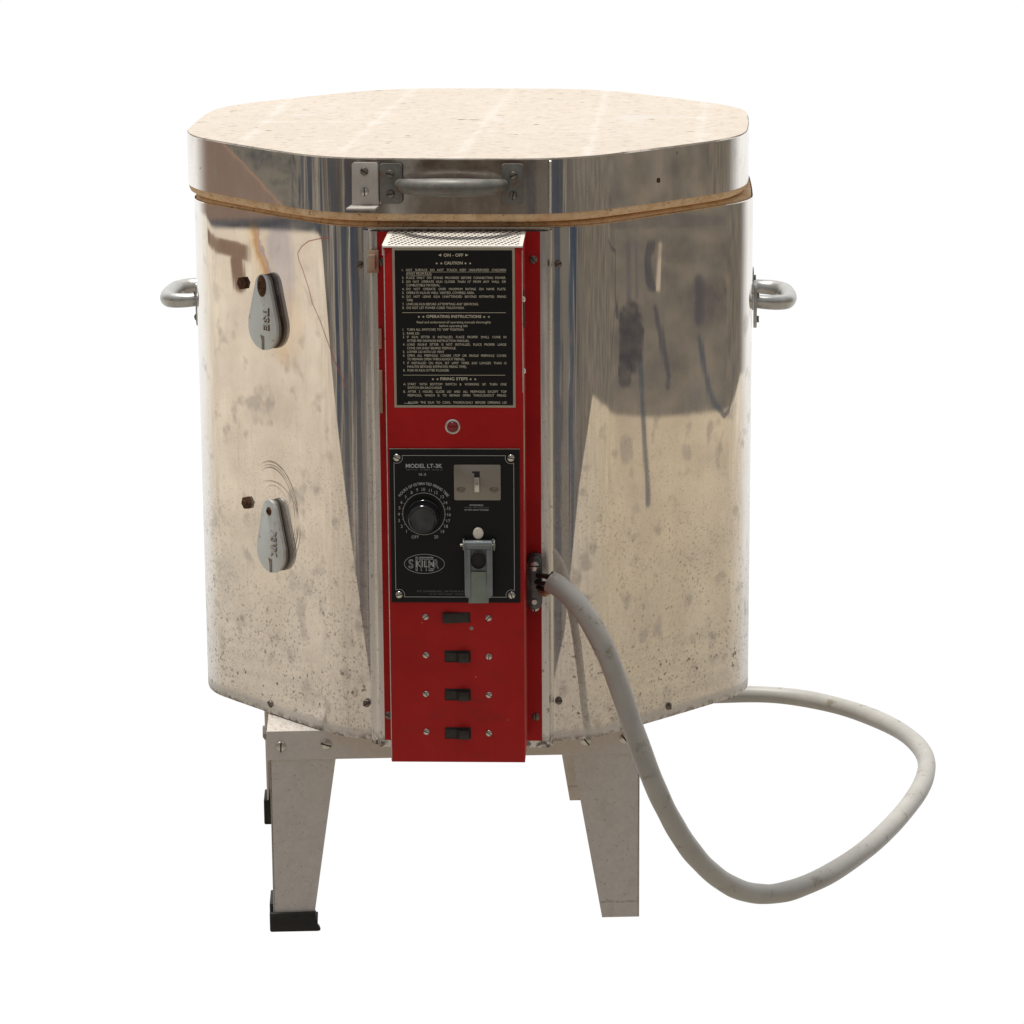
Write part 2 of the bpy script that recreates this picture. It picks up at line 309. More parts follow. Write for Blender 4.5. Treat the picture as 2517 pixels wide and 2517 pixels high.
def brick(name,top):
    m,T=newmat(name); s=T.n('ShaderNodeSeparateXYZ'); T.put(s.inputs[0],T.c); x,y,z=s.outputs
    if top:
        c=T.ramp(T.noise(T.c,55,5,.7),[(.25,(.56,.485,.41)),(.75,(.64,.585,.52))])
        c=T.mix(T.mr(T.noise(T.c,6,3),.4,.7,0,.5),c,(.56,.50,.43))
        pit=T.noise(T.scalev(T.c,.35,1.6,1),170,3,.65); c=T.mix(T.mr(pit,.585,.66,0,.7),c,(.26,.19,.14))
        pit2=T.noise(T.scalev(T.c,.6,1.4,1),75,2,.5); c=T.mix(T.mr(pit2,.715,.73,0,.9),c,(.16,.11,.08))
        wn=T.noise(T.c,22,4,.7)
        for x0,dx in ((-.245,.0),(-.113,.012),(.018,.010),(.150,-.004),(.275,0)):
            d=T.m('ABSOLUTE',T.m('SUBTRACT',x,T.m('ADD',x0+dx*0,T.m('MULTIPLY',y,dx*3))))
            f=T.m('MULTIPLY',T.mr(T.m('SUBTRACT',d,T.m('MULTIPLY',T.m('SUBTRACT',wn,.55),.045)),.0003,.010,1,0),.42)
            c=T.mix(f,c,(.69,.665,.63))
        for y0,a,b in ((-.02,-.40,-.113),(.09,-.113,.018),(-.10,.018,.15),(.03,.15,.275)):
            d=T.m('ABSOLUTE',T.m('SUBTRACT',y,y0)); g=T.m('MULTIPLY',T.m('GREATER_THAN',x,a),T.m('LESS_THAN',x,b))
            f=T.m('MULTIPLY',T.mr(T.m('SUBTRACT',d,T.m('MULTIPLY',T.m('SUBTRACT',wn,.54),.03)),.0003,.004,1,0),T.m('MULTIPLY',g,.45))
            c=T.mix(f,c,(.69,.665,.63))
        c=T.mix(T.mr(T.noise(T.c,13,4,.6),.62,.70,0,.7),c,(.60,.565,.53))
    else:
        c=T.ramp(T.noise(T.c,70,5,.7),[(.25,(.50,.32,.165)),(.5,(.78,.55,.33)),(.8,(.88,.71,.51))])
        c=T.mix(T.mr(T.noise(T.c,260,3,.6),.62,.70,0,.85),c,(.10,.065,.04))
        c=T.mix(T.mr(T.noise(T.c,24,5,.75),.63,.68,0,.85),c,(.78,.74,.69))
    T.put(T.b.inputs['Base Color'],c); T.b.inputs['Roughness'].default_value=.9; T.b.inputs['Specular IOR Level'].default_value=.1
    bump(T,T.noise(T.c,300,4,.7),.5,.0012)
    return m
M['bricktop']=brick('firebrick_top',True); M['brick']=brick('firebrick_edge',False)
M['grey']=simple('grey_stand_paint',(.62,.59,.55),.5,.05,.06,150,.3,.1,rust=.05,rustc=(.30,.24,.19))
def leg_paint():
    m=M['grey'].copy(); m.name='grey_leg_paint'; nt=m.node_tree
    b=[n for n in nt.nodes if n.type=='BSDF_PRINCIPLED'][0]; tcn=[n for n in nt.nodes if n.type=='TEX_COORD'][0]
    T=NT.__new__(NT); T.t=nt; P=tcn.outputs['Object']; old=b.inputs['Base Color'].links[0].from_socket
    s=T.n('ShaderNodeSeparateXYZ'); T.put(s.inputs[0],P)
    d=T.m('ABSOLUTE',T.m('ADD',s.outputs[2],T.m('ADD',.2185,T.m('MULTIPLY',T.noise(P,60,3,.6),.004))))
    f=T.m('MULTIPLY',T.mr(d,.0022,.0004),T.mr(T.noise(P,90,3,.7),.38,.55,.15,.85)); f=T.m('MULTIPLY',f,T.m('GREATER_THAN',s.outputs[0],.2))
    c=T.mix(T.m('MULTIPLY',f,.7),old,(.26,.21,.17))
    g=T.noise(P,230,3,.6); c=T.mix(T.mr(g,.64,.72,0,.5),c,(.36,.29,.23))
    k=T.noise(T.scalev(P,1,1,.4),44,3,.7); c=T.mix(T.mr(k,.55,.75,0,.35),c,(.42,.38,.33))
    T.put(b.inputs['Base Color'],c); return m
M['legpaint']=leg_paint()
M['greywhite']=simple('worn_pale_paint',(.66,.62,.57),.6,.1,.15,120,.3,.2,rust=.45,rustc=(.34,.17,.10))
M['channel']=simple('bright_aluminium_strip',(.84,.815,.77),.26,.9,.10,45,.5,0,rust=.10,rustc=(.34,.30,.25))
M['plate']=simple('satin_steel_plate',(.29,.262,.222),.45,.55,.05,60)
M['screw']=simple('screw_metal',(.60,.57,.52),.32,.9,.2,300,.5,.1)
M['darkscrew']=simple('tarnished_screw',(.20,.175,.15),.45,.8,.35,300,.5,.2)
M['rust']=simple('rusted_bolt',(.10,.048,.025),.85,.2,.5,400,.3,.5)
def channel_mat():
    m,T=newmat('bright_aluminium_strip'); P=T.c; s=T.n('ShaderNodeSeparateXYZ'); T.put(s.inputs[0],P); z=s.outputs[2]
    n=T.noise(T.scalev(P,1,1,.05),130,4,.6); c=T.ramp(n,[(.3,(.70,.675,.635)),(.7,(.88,.86,.82))])
    sp=T.noise(T.scalev(P,1,1,.7),210,3,.6); c=T.mix(T.m('MULTIPLY',T.mr(sp,.62,.68),T.mr(z,.5,.05,.25,.8)),c,(.28,.24,.20))
    edge=T.m('MULTIPLY',T.mr(z,.012,.002),T.mr(T.noise(P,150,3,.6),.42,.55)); c=T.mix(edge,c,(.16,.13,.11))
    T.put(T.b.inputs['Base Color'],c); T.put(T.b.inputs['Metallic'],T.mr(z,.45,.1,.95,.65)); T.put(T.b.inputs['Roughness'],T.mr(n,.3,.7,.16,.30))
    return m
M['channel']=channel_mat()
M['slot']=simple('slot_dark',(.02,.018,.016),.8)
M['cast']=simple('grey_handle_metal',(.50,.50,.48),.36,.75,.16,70,.5,.12)
M['pull']=simple('dark_pull_metal',(.155,.150,.136),.5,.3,.25,60,.5,.15,rust=.35,rustc=(.17,.085,.05))
M['bracket']=simple('pale_bracket',(.50,.47,.43),.55,.2,.06,90)
M['plug']=simple('peephole_plug_paint',(.63,.67,.655),.45,.3,.08,60,.5,.1,rust=.10,rustc=(.40,.30,.20))
M['plugside']=simple('peephole_plug_side',(.24,.215,.185),.6,.2,.15,90)
M['black']=simple('black_plate_paint',(.0085,.009,.0085),.42,0,.1,60,.22)
M['knob']=simple('black_bakelite',(.007,.007,.008),.16,0,.1,60,.5)
M['switch']=simple('brown_black_plastic',(.030,.024,.020),.42,0,.25,130,.4)
M['ink']=simple('cream_lettering',(.72,.655,.52),.6,0,.08,300)
M['inkg']=simple('grey_lettering',(.46,.47,.47),.6,0,.08,300)
M['inkd']=simple('faint_grey_lettering',(.14,.14,.14),.6,0,.1,300)
M['frame']=simple('champagne_border',(.42,.375,.29),.5,.2,.07,90)
M['white']=simple('white_button',(.88,.80,.70),.5,0,.06,200)
M['lens']=simple('red_lens',(.22,.008,.012),.15,0,.1,200)
M['flap']=simple('grey_flap_metal',(.25,.275,.28),.42,.6,.10,90)
M['tongue']=simple('green_grey_tongue',(.24,.275,.23),.5,.35,.08,90)
M['clampm']=simple('dark_clamp_metal',(.11,.115,.115),.35,.8,.4,120,.5,.3)
M['cable']=simple('grey_cable_sheath',(.405,.395,.365),.42,0,.10,24,.4,.03,rust=.22,rustc=(.27,.24,.19))
M['wire']=simple('black_wire',(.03,.028,.026),.5)
M['paper']=simple('brown_filler',(.38,.27,.16),.8,0,.3,200)
M['rubber']=simple('black_rubber',(.022,.021,.018),.6,0,.25,120,.3,.15)
M['tan']=simple('aged_tape',(.50,.40,.28),.7,0,.25,90)
M['gap']=simple('soot_dark',(.03,.022,.016),.9)
def grille():
    m,T=newmat('perforated_white_sheet'); s=T.n('ShaderNodeSeparateXYZ'); T.put(s.inputs[0],T.c); x,y,z=s.outputs
    a=T.m('COSINE',T.m('MULTIPLY',T.m('ADD',x,T.m('MULTIPLY',y,.12)),2*PI/.0072)); b=T.m('COSINE',T.m('MULTIPLY',y,2*PI/.0165))
    f=T.mr(T.m('MULTIPLY',a,b),.10,.24)
    # plain margins
    mg=T.m('MULTIPLY',T.m('MULTIPLY',T.mr(x,-.0765,-.0755),T.mr(x,.0665,.0655)),T.mr(y,-.4395,-.4385))
    f=T.m('MULTIPLY',f,mg)
    c=T.mix(f,(.80,.75,.68),(.03,.028,.026)); T.put(T.b.inputs['Base Color'],c); T.b.inputs['Roughness'].default_value=.6
    return m
M['grille']=grille()

# ------------------------------------------------------------------ mesh helpers
class MB:
    def __init__(s): s.bm=bmesh.new(); s.mats=[]
    def mi(s,m):
        if m not in s.mats: s.mats.append(m)
        return s.mats.index(m)
    def _tag(s,faces,m,smooth=False):
        i=s.mi(m)
        for f in faces: f.material_index=i; f.smooth=smooth
    def box(s,x0,x1,y0,y1,z0,z1,m,bev=0,seg_=2,M4=None):
        b=bmesh.new(); bmesh.ops.create_cube(b,size=1)
        bmesh.ops.scale(b,vec=(x1-x0,y1-y0,z1-z0),verts=b.verts); bmesh.ops.translate(b,vec=((x0+x1)/2,(y0+y1)/2,(z0+z1)/2),verts=b.verts)
        if bev: bmesh.ops.bevel(b,geom=b.edges[:],offset=bev,segments=seg_,profile=.5,affect='EDGES')
        s.merge(b,m,M4,bev>0)
    def merge(s,b,m,M4=None,smooth=False):
        if M4: bmesh.ops.transform(b,matrix=M4,verts=b.verts)
        bmesh.ops.recalc_face_normals(b,faces=b.faces)
        mp={}
        for v in b.verts: mp[v]=s.bm.verts.new(v.co)
        i=s.mi(m)
        for f in b.faces:
            try: nf=s.bm.faces.new([mp[v] for v in f.verts])
            except ValueError: continue
            nf.material_index=i; nf.smooth=smooth
        b.free()
    def prism(s,pts,y0,y1,m,bev=0,M4=None,axis='y'):
        """outline in (x,z) pushed from y0 (front) to y1"""
        b=bmesh.new()
        mk=(lambda p,t:(p[0],t,p[1])) if axis=='y' else (lambda p,t:(p[0],p[1],t)) if axis=='z' else (lambda p,t:(t,p[0],p[1]))
        f0=[b.verts.new(mk(p,y0)) for p in pts]; f1=[b.verts.new(mk(p,y1)) for p in pts]; n=len(pts)
        b.faces.new(f0); b.faces.new(f1[::-1])
        for i in range(n): b.faces.new((f0[i],f1[i],f1[(i+1)%n],f0[(i+1)%n]))
        if bev:
            e=[e for e in b.edges if (e.verts[0] in f0)==(e.verts[1] in f0)]
            bmesh.ops.bevel(b,geom=e,offset=bev,segments=2,profile=.5,affect='EDGES')
        s.merge(b,m,M4,bev>0)
    def tube(s,pts,r,m,n=12,M4=None,cap=True,sub=6,smooth=True):
        P=[Vector(p) for p in pts]
        if sub>1 and len(P)>2:
            Q=[]
            for i in range(len(P)-1):
                p0=P[max(i-1,0)];p1=P[i];p2=P[i+1];p3=P[min(i+2,len(P)-1)]
                for j in range(sub):
                    t=j/sub; Q.append(.5*((2*p1)+(p2-p0)*t+(2*p0-5*p1+4*p2-p3)*t*t+(3*p1-p0-3*p2+p3)*t**3))
            Q.append(P[-1])
        else: Q=P
        b=bmesh.new(); prev=None; rings=[]
        nrm=None
        for i,q in enumerate(Q):
            t=(Q[min(i+1,len(Q)-1)]-Q[max(i-1,0)]).normalized()
            if nrm is None:
                nrm=t.orthogonal().normalized()
            nrm=(nrm-t*nrm.dot(t)).normalized(); bn_=t.cross(nrm)
            rr=r(i/(len(Q)-1)) if callable(r) else r
            if not isinstance(rr,tuple): rr=(rr,rr)
            rings.append([b.verts.new(q+nrm*math.cos(2*PI*k/n)*rr[0]+bn_*math.sin(2*PI*k/n)*rr[1]) for k in range(n)])
        for a,c in zip(rings,rings[1:]):
            for k in range(n): b.faces.new((a[k],a[(k+1)%n],c[(k+1)%n],c[k]))
        if cap: b.faces.new(rings[0][::-1]); b.faces.new(rings[-1])
        s.merge(b,m,M4,smooth)
    def lathe(s,prof,m,n=24,M4=None,smooth=True):
        """prof: (radius, out) ; axis pointing to -y"""
        b=bmesh.new(); rings=[]
        for r,o in prof:
            rings.append([b.verts.new((r*math.cos(2*PI*k/n),-o,r*math.sin(2*PI*k/n))) for k in range(n)] if r>1e-7 else [b.verts.new((0,-o,0))])
        for a,c in zip(rings,rings[1:]):
            for k in range(n):
                q=[a[k%len(a)],a[(k+1)%len(a)],c[(k+1)%len(c)],c[k%len(c)]]
                q=[v for i,v in enumerate(q) if v not in q[:i]]
                if len(q)>2: b.faces.new(q)
        s.merge(b,m,M4,smooth)
    def quads(s,rows,m,smooth=True,closed=False):
        V=[[s.bm.verts.new(p) for p in r] for r in rows]; i=s.mi(m)
        for a,c in zip(V,V[1:]):
            n=len(a); 
            for k in range(n if closed else n-1):
                f=s.bm.faces.new((a[k],a[(k+1)%n],c[(k+1)%n],c[k])); f.material_index=i; f.smooth=smooth
        return V
    def build(s,name,parent=None,sharp=35,loc=None,rot=None):
        me=bpy.data.meshes.new(name)
        s.bm.to_mesh(me); s.bm.free()
        for m in s.mats: me.materials.append(M[m])
        me.set_sharp_from_angle(angle=R(sharp))
        o=bpy.data.objects.new(name,me); col.objects.link(o)
        if parent: o.parent=parent
        if loc: o.location=loc
        if rot: o.rotation_euler=rot
        return o
def empty(name,loc,rz=0):
    o=bpy.data.objects.new(name,None); col.objects.link(o); o.location=loc; o.rotation_euler=(0,0,rz); o.empty_display_size=.05; return o
def dup(o,parent,loc,rot=None):
    c=o.copy(); col.objects.link(c); c.parent=parent; c.location=loc
    if rot: c.rotation_euler=rot
    for ch in list(o.children):
        d=ch.copy(); col.objects.link(d); d.parent=c
    return c
def tr(x,y,z): return Matrix.Translation((x,y,z))
def rz(a): return Matrix.Rotation(a,4,'Z')
def ry(a): return Matrix.Rotation(a,4,'Y')
def rx(a): return Matrix.Rotation(a,4,'X')

# lettering: real flat text meshes
_tc={}
def glyph(s,bold=0.0,outline=0.0):
    k=(s,bold,outline)
    if k in _tc: return _tc[k]
    c=bpy.data.curves.new('t','FONT'); c.body=s; c.size=1; c.offset=bold; c.resolution_u=3
    if outline: c.fill_mode='NONE'; c.bevel_depth=outline; c.bevel_resolution=0
    o=bpy.data.objects.new('t',c); col.objects.link(o)
    dg=bpy.context.evaluated_depsgraph_get(); dg.update()
    me=bpy.data.meshes.new_from_object(o.evaluated_get(dg))
    V=[v.co.copy() for v in me.vertices]; F=[tuple(p.vertices) for p in me.polygons]
    bpy.data.objects.remove(o); bpy.data.curves.remove(c); bpy.data.meshes.remove(me)
    x0=min(v.x for v in V); x1=max(v.x for v in V)
    _tc[k]=(V,F,x0,x1); return _tc[k]
CAP=None
def capheight():
    global CAP
    if CAP is None: V=glyph('H')[0]; CAP=max(v.y for v in V)-min(v.y for v in V)
    return CAP
def stamp(mb,s,x,z,y,cap,mat,width=None,align='l',bold=0.0,outline=0.0,rot=0.0,xs=1.0):
    """write s with baseline at z; x = left, centre or right; on the plane y facing -y"""
    V,F,x0,x1=glyph(s,bold,outline); k=cap/capheight(); kx=k*xs
    if width: kx=width/(x1-x0)
    wd=(x1-x0)*kx; ox={'l':0,'c':-wd/2,'r':-wd}[align]
    i=mb.mi(mat); cr,sr=math.cos(rot),math.sin(rot)
    vs=[]
    for v in V:
        a=(v.x-x0)*kx+ox; b=v.y*k
        vs.append(mb.bm.verts.new((x+a*cr-b*sr,y-v.z*k,z+a*sr+b*cr)))
    for f in F:
        try: nf=mb.bm.faces.new([vs[j] for j in f]); nf.material_index=i
        except ValueError: pass
def line(mb,s,x,z,y,cap,mat,W=None,xs=1.0,bold=0.0,maxw=None):
    """a line of words, spread to width W when given"""
    ws=s.split(); k=cap/capheight()*xs; wid=[(glyph(q,bold)[3]-glyph(q,bold)[2])*k for q in ws]; sp=.40*k
    tot=sum(wid); lim=W or maxw
    f=1.0
    if lim and tot+sp*.8*(len(ws)-1)>lim: f=lim/(tot+sp*.8*(len(ws)-1))
    if W: sp_=(W-tot*f)/max(1,len(ws)-1)
    else: sp_=sp*f
    for q,wq in zip(ws,wid):
        stamp(mb,q,x,z,y,cap,mat,width=wq*f,bold=bold); x+=wq*f+sp_
    return x-sp_

# ------------------------------------------------------------------ kiln
KR=-.0451; APO=.33
kiln=empty('electric_kiln',(0,0,0),KR)
kiln['label']='old polished steel electric pottery kiln with brick lid, red control box and thick grey cable'
kiln['category']='kiln'

def outline(a,r,beta=3.0,nf=24,nr=14):
    b=R(beta)
    def end(s):
        Rf=2*s/b; x=Rf*math.sin(b/2); y=-a+Rf*(1-math.cos(b/2)); h=b/2; t=R(22.5)-h
        return x+r*(math.sin(h+t)-math.sin(h)), y+r*(math.cos(h)-math.cos(h+t))
    lo,hi=.001,a
    for _ in range(60):
        m=(lo+hi)/2; x,y=end(m)
        if math.atan2(x,-y)<R(22.5): lo=m
        else: hi=m
    Rf=2*m/b; pts=[]
    for k in range(8):
        loc=[]
        for j in range(nf+1):
            h=-b/2+b*j/nf; loc.append((Rf*math.sin(h),-a+Rf*(1-math.cos(h))))
        ex,ey=loc[-1]
        for j in range(1,nr):
            h=b/2+(R(45)-b)*j/nr
            loc.append((ex+r*(math.sin(h)-math.sin(b/2)),ey+r*(math.cos(b/2)-math.cos(h))))
        c,s_=math.cos(k*PI/4),math.sin(k*PI/4)
        pts+=[(x*c-y*s_,x*s_+y*c) for x,y in loc]
    return pts
H=.597
def ring(pts,z): return [(x,y,z) for x,y in pts]
def scaled(pts,d):
    out=[]
    for x,y in pts:
        l=math.hypot(x,y); out.append((x*(l-d)/l,y*(l-d)/l))
    return out
OB=outline(APO,.10)
# jacket: thin sheet with rolled bottom edge
mb=MB(); rnd=random.Random(2)
rows=[ring(scaled(OB,.004),.0),ring(scaled(OB,.0005),.0004),ring(OB,.003)]+[ring(OB,z) for z in (.1,.2,.3,.4,.5)]+[ring(OB,H-.0008),ring(scaled(OB,.0008),H)]
mb.quads(rows,'jacket',closed=True)
jacket=mb.build('steel_jacket',kiln,sharp=12)
# floor of the kiln
mb=MB(); mb.prism(scaled(OB,.004),.0006,.012,'brick',axis='z'); mb.build('kiln_floor',kiln)
# brick wall
mb=MB(); O2=scaled(OB,.0025); Oi=outline(APO-.075,.06)
def jit(pts,a,s):
    r_=random.Random(s); off=[r_.uniform(-a,a) for _ in pts]; n=len(pts)
    off=[(off[i-2]+off[i-1]+off[i]+off[(i+1)%n]+off[(i+2)%n])/3 for i in range(n)]
    return [(x*(1+o/math.hypot(x,y)),y*(1+o/math.hypot(x,y))) for (x,y),o in zip(pts,off)]
mb.quads([ring(O2,.03),ring(O2,H+.001),ring(jit(scaled(O2,.0005),.0006,1),H+.0030),ring(jit(scaled(O2,.004),.0008,2),H+.0050),ring(Oi,H+.0050),ring(Oi,.03)],'brick',closed=True)
mb.build('brick_wall',kiln,sharp=60)
# vertical seam strips where the jacket is folded beside the front channel, part of the front casing
F=-.441; B=-.3425
# front casing channel
mb=MB()
def zpx(v): return v
prof=[(-.1110,-APO+.0035),(-.1105,-APO-.0012),(-.1040,-APO-.0028),(-.1005,-APO-.0105),(-.0955,-APO-.0115),(.0905,-APO-.0115),(.0940,-APO-.0105),(.0965,-APO-.0030),(.0990,-APO-.0012),(.0995,-APO+.0035)]
rows=[[(x,y,z) for x,y in prof] for z in (-.0035,.0,.3,H-.0035)]
mb.quads(rows,'channel',smooth=False)
mb.quads([[(x,y+.0012,z) for x,y in prof] for z in (-.0035,.0,.3,H-.0035)],'channel',smooth=False)
mb.box(-.1045,.0960,-APO-.0045,-APO+.006,H-.0045,H-.0015,'channel')
ch=mb.build('front_channel',kiln,sharp=20)
# folded sheet edges beside the channel: a second layer of jacket a millimetre proud
for a,b in ((.0950,.1112),(-.1222,-.1060)):
    sub=sorted([(x,y) for x,y in outline(APO+.0009,.10,nf=96,nr=60) if y<0 and a<=x<=b and y<-.30])
    mb=MB(); inn=[(x*.995,y*.995) for x,y in sub]
    lp=sub+inn[::-1]
    mb.quads([ring(lp,.0012),ring(lp,H-.0012)],'jacket',closed=True)
    mb.build('folded_edge',kiln,sharp=25)
# red back plate
mb=MB(); mb.box(-.0945,.0860,B-.0012,B+.001,.0052,.5935,'red',.0004,1); bp=mb.build('back_plate',kiln)
# screws
def screw_mesh(name,r=.0034,h=.0016,mat='screw',slot=True):
    mb=MB(); mb.lathe([(r,0),(r,h*.35),(r*.86,h*.75),(r*.5,h*.97),(0,h)],mat,16)
    if slot: mb.box(-r*.98,r*.98,-h*1.02,-h*.3,-r*.13,r*.13,'slot')
    return mb
SC={}
def screw(parent,x,y,z,r=.0034,mat='screw',ang=None,k=0,h=.0016,name='screw',lab=None):
    key=(r,mat,h,name)
    if key not in SC: SC[key]=screw_mesh(name,r,h,mat).build(name); SC[key].hide_render=False; first=True
    else: first=False
    o=SC[key]
    if not first: o=o.copy(); col.objects.link(o)
    o.parent=parent
    a=ang if ang is not None else random.uniform(0,PI)
    o.matrix_local=rz(k*PI/4)@tr(x,y,z)@ry(a)
    if lab: o['label']=lab
    return o
screw(bp,.0783,B-.0012,.5624,.0046,'darkscrew'); screw(bp,.0788,B-.0012,.0341,.0046,'darkscrew',ang=PI/2)
screw(bp,-.0895,B-.0012,.0347,.0046,'darkscrew'); screw(bp,-.0895,B-.0012,.5600,.0046,'darkscrew')
# hinge leaves and spring clip at the left edge of the box
mb=MB(); mb.box(-.1055,-.0925,B-.006,B-.001,.5480,.5735,'tan',.0006); mb.box(-.104,-.096,B-.012,B-.005,.552,.569,'tan',.001); mb.build('hinge_leaf',kiln)
for z0,z1 in ((.4505,.4850),(.3890,.4500)):
    mb=MB(); mb.box(-.0950,-.0905,B-.004,B-.001,z0 if z0<.4 else z0+.012,z1-.012 if z0<.4 else z1,'tan',.0006); mb.build('hinge_leaf',kiln)

# control box
BL,BR_=-.0795,.0698; Z0,Z1=.0110,.5927
mb=MB(); t=.0012
mb.box(BL,BR_,F,F+t,Z0,Z1,'red',.0005)
mb.box(BR_-t,BR_,F+t,B-.001,Z0+.001,Z1-.0005,'red'); mb.box(BL,BL+t,F+t,B-.001,Z0+.001,Z1-.0005,'red')
mb.box(BL+t,BR_-t,F+t,B-.001,Z0+.0005,Z0+t,'red')
# bare bright edges where the paint has rubbed off
mb.box(BL-.0003,BL+.0006,F-.0003,F+.0006,Z0+.002,Z1-.003,'greywhite'); mb.box(BR_-.0005,BR_+.0002,F-.0002,F+.0005,Z1-.16,Z1-.004,'greywhite')
cb=mb.build('control_box',kiln)
cb['label']='tall narrow red enamelled control box'
mb=MB(); mb.box(BL-.0012,BR_+.0005,F-.0012,B-.0015,Z1+.0004,Z1+.0014,'grille',.0003,1)
mb.box(BL-.0012,BR_+.0005,F-.0016,F-.0005,Z1-.0008,Z1+.0012,'grille',.0003,1)
mb.box(BL-.0022,BL-.0010,F+.004,B-.006,Z1-.010,Z1+.0012,'grille')
vt=mb.build('vent_grille',cb)
mb=MB(); 
strip=[(-.4385,.488),(-.432,.492),(-.428,.470),(-.4225,.452),(-.4255,.43),(-.420,.408),(-.4225,.39),(-.4165,.372),(-.4215,.35),(-.424,.332),(-.4335,.310),(-.439,.300)]
mb.prism(strip,BR_+.0001,BR_+.0006,'tan',axis='x'); mb.build('tape_remnant',cb)
mb=MB(); mb.box(BR_,BR_+.0010,-.4195,-.4045,.500,.540,'slot',.0004); mb.build('side_cutout',cb)
for z in (.5335,.4545):
    mb=MB(); mb.lathe([(.0036,0),(.0034,.0012),(.002,.0024),(0,.0028)],'screw',16,M4=rz(PI/2)); o=mb.build('rivet',cb,loc=(BR_,-.430,z))

# instruction plate
def u1(x,y): return -.0704+(x-268-(y-195)*.0169)*.0001044
def z1(y): return .5928-(y-195)*.00010657-.0008
mb=MB(); yp=F-.0010
mb.box(-.0704,.0617,yp,F+.0002,.4160,.5920,'frame',.0004,1); mb.box(-.0677,.0589,yp-.0003,yp+.0003,.4188,.5890,'black')
yt=yp-.0005
cx=-.0045
CAPS=.00255
stamp(mb,'ON - OFF',cx+.0002,z1(286),yt,.0032,'ink',width=.0212,align='c',bold=.012)
for sgn in (-1,1):
    xa=cx+sgn*.0130; xb=cx+sgn*.0162; zc=z1(271)
    vs=[mb.bm.verts.new(p) for p in ((xa,yt,zc+.0014),(xa,yt,zc-.0014),(xb,yt,zc))]; f=mb.bm.faces.new(vs); f.material_index=mb.mi('ink')
def star(x,z,r):
    vs=[]
    for i in range(10):
        q=r if i%2==0 else r*.42; a=PI/2+i*PI/5; vs.append(mb.bm.verts.new((x+q*math.cos(a),yt,z+q*math.sin(a))))
    f=mb.bm.faces.new(vs); f.material_index=mb.mi('ink')
def head(s,y,w,xc):
    stamp(mb,s,u1(xc,y),z1(y+14),yt,.0030,'ink',width=w*.0001044,align='c',bold=.012)
    for sg in (-1,1):
        for q in (30,78): star(u1(xc,y)+sg*(w/2+q)*.0001044,z1(y+4),.0014)
head('CAUTION',352,190,903); head('OPERATING INSTRUCTIONS',900,570,910); head('FIRING STEPS',1545,285,917)
XL=415; WID=1030*.0001044
def row(y,s,num=None,just=True,xl=None,und=False,mx=None,sc_=1.0):
    xl=415+(y-422)*.0155 if xl is None else xl
    zb_=z1(y+13)
    if num: stamp(mb,num,u1(xl-44,y),zb_,yt,CAPS,'ink',bold=0,xs=.9)
    end=line(mb,s,u1(xl,y),zb_,yt,CAPS,'ink',W=WID if just else None,xs=.86,bold=0,maxw=(mx*.0001044 if mx else WID))
    if und:
        a,b=u1(xl,y),end; vs=[mb.bm.verts.new(p) for p in ((a,yt,zb_-.0008),(b,yt,zb_-.0008),(b,yt,zb_-.0011),(a,yt,zb_-.0011))]; f=mb.bm.faces.new(vs); f.material_index=mb.mi('ink')
row(422,'HOT SURFACE DO NOT TOUCH KEEP UNSUPERVISED CHILDREN','1.',und=True); row(460,'AWAY FROM KILN.',just=False,und=True,mx=268)
row(502,'PLACE ONLY ON STAND PROVIDED BEFORE CONNECTING POWER.','2.'); row(542,'DO NOT OPERATE KILN CLOSER THAN 10" FROM ANY WALL OR','3.'); row(578,'COMBUSTIBLE MATERIAL.',just=False,mx=385)
row(617,'DO NOT OPERATE OVER MAXIMUM RATING ON NAME PLATE.','4.'); row(656,'OPERATE KILN IN WELL VENTED, COVERED AREA.','5.',just=False,mx=750)
row(695,'DO NOT LEAVE KILN UNATTENDED BEYOND ESTIMATED FIRING','6.'); row(732,'TIME',just=False,mx=72); row(772,'UNPLUG KILN BEFORE ATTEMPTING ANY SERVICING.','7.',just=False,mx=800); row(810,'DO NOT LET POWER CORD TOUCH KILN.','8.',just=False,mx=610)
for yy in (861,1507):
    a,b=u1(375+(yy-861)*.0169,yy),u1(1448,yy); vs=[mb.bm.verts.new(p) for p in ((a,yt,z1(yy-2)),(b,yt,z1(yy-2)),(b,yt,z1(yy+2)),(a,yt,z1(yy+2)))]; f=mb.bm.faces.new(vs); f.material_index=mb.mi('ink')
stamp(mb,'Read and understand all operating manuals thoroughly',u1(911,958),z1(970),yt,.0025,'ink',width=768*.0001044,align='c',bold=0)
stamp(mb,'before operating kiln',u1(908,998),z1(1008),yt,.0025,'ink',width=292*.0001044,align='c',bold=0)
row(1034,'TURN ALL SWITCHES TO "OFF" POSITION.','1.',just=False,mx=632); row(1073,'RAISE LID','2.',just=False,mx=150)
row(1111,'IF KILN SITTER IS INSTALLED, PLACE PROPER SMALL CONE IN','3.'); row(1150,'SITTER PER DAWSON INSTRUCTION MANUAL.',just=False,mx=682)
row(1188,'LOAD KILN-IF SITTER IS NOT INSTALLED, PLACE PROPER LARGE','4.'); row(1226,'CONE ON SHELF BEHIND PEEPHOLE.',just=False,mx=555)
row(1264,'LOWER LID INTO LID VENT','5.',just=False,mx=405); row(1303,'OPEN ALL PEEPHOLE COVERS (TOP OR SINGLE PEEPHOLE COVER','6.'); row(1340,'TO REMAIN OPEN THROUGHOUT FIRING).',just=False,mx=622)
row(1380,'IF INSTALLED ON KILN, SET LIMIT TIMER (NO LONGER THAN 15','7.'); row(1418,'MINUTES BEYOND ESTIMATED FIRING TIME).',just=False,mx=672); row(1456,'PUSH IN KILN SITTER PLUNGER.','8.',just=False,mx=485)
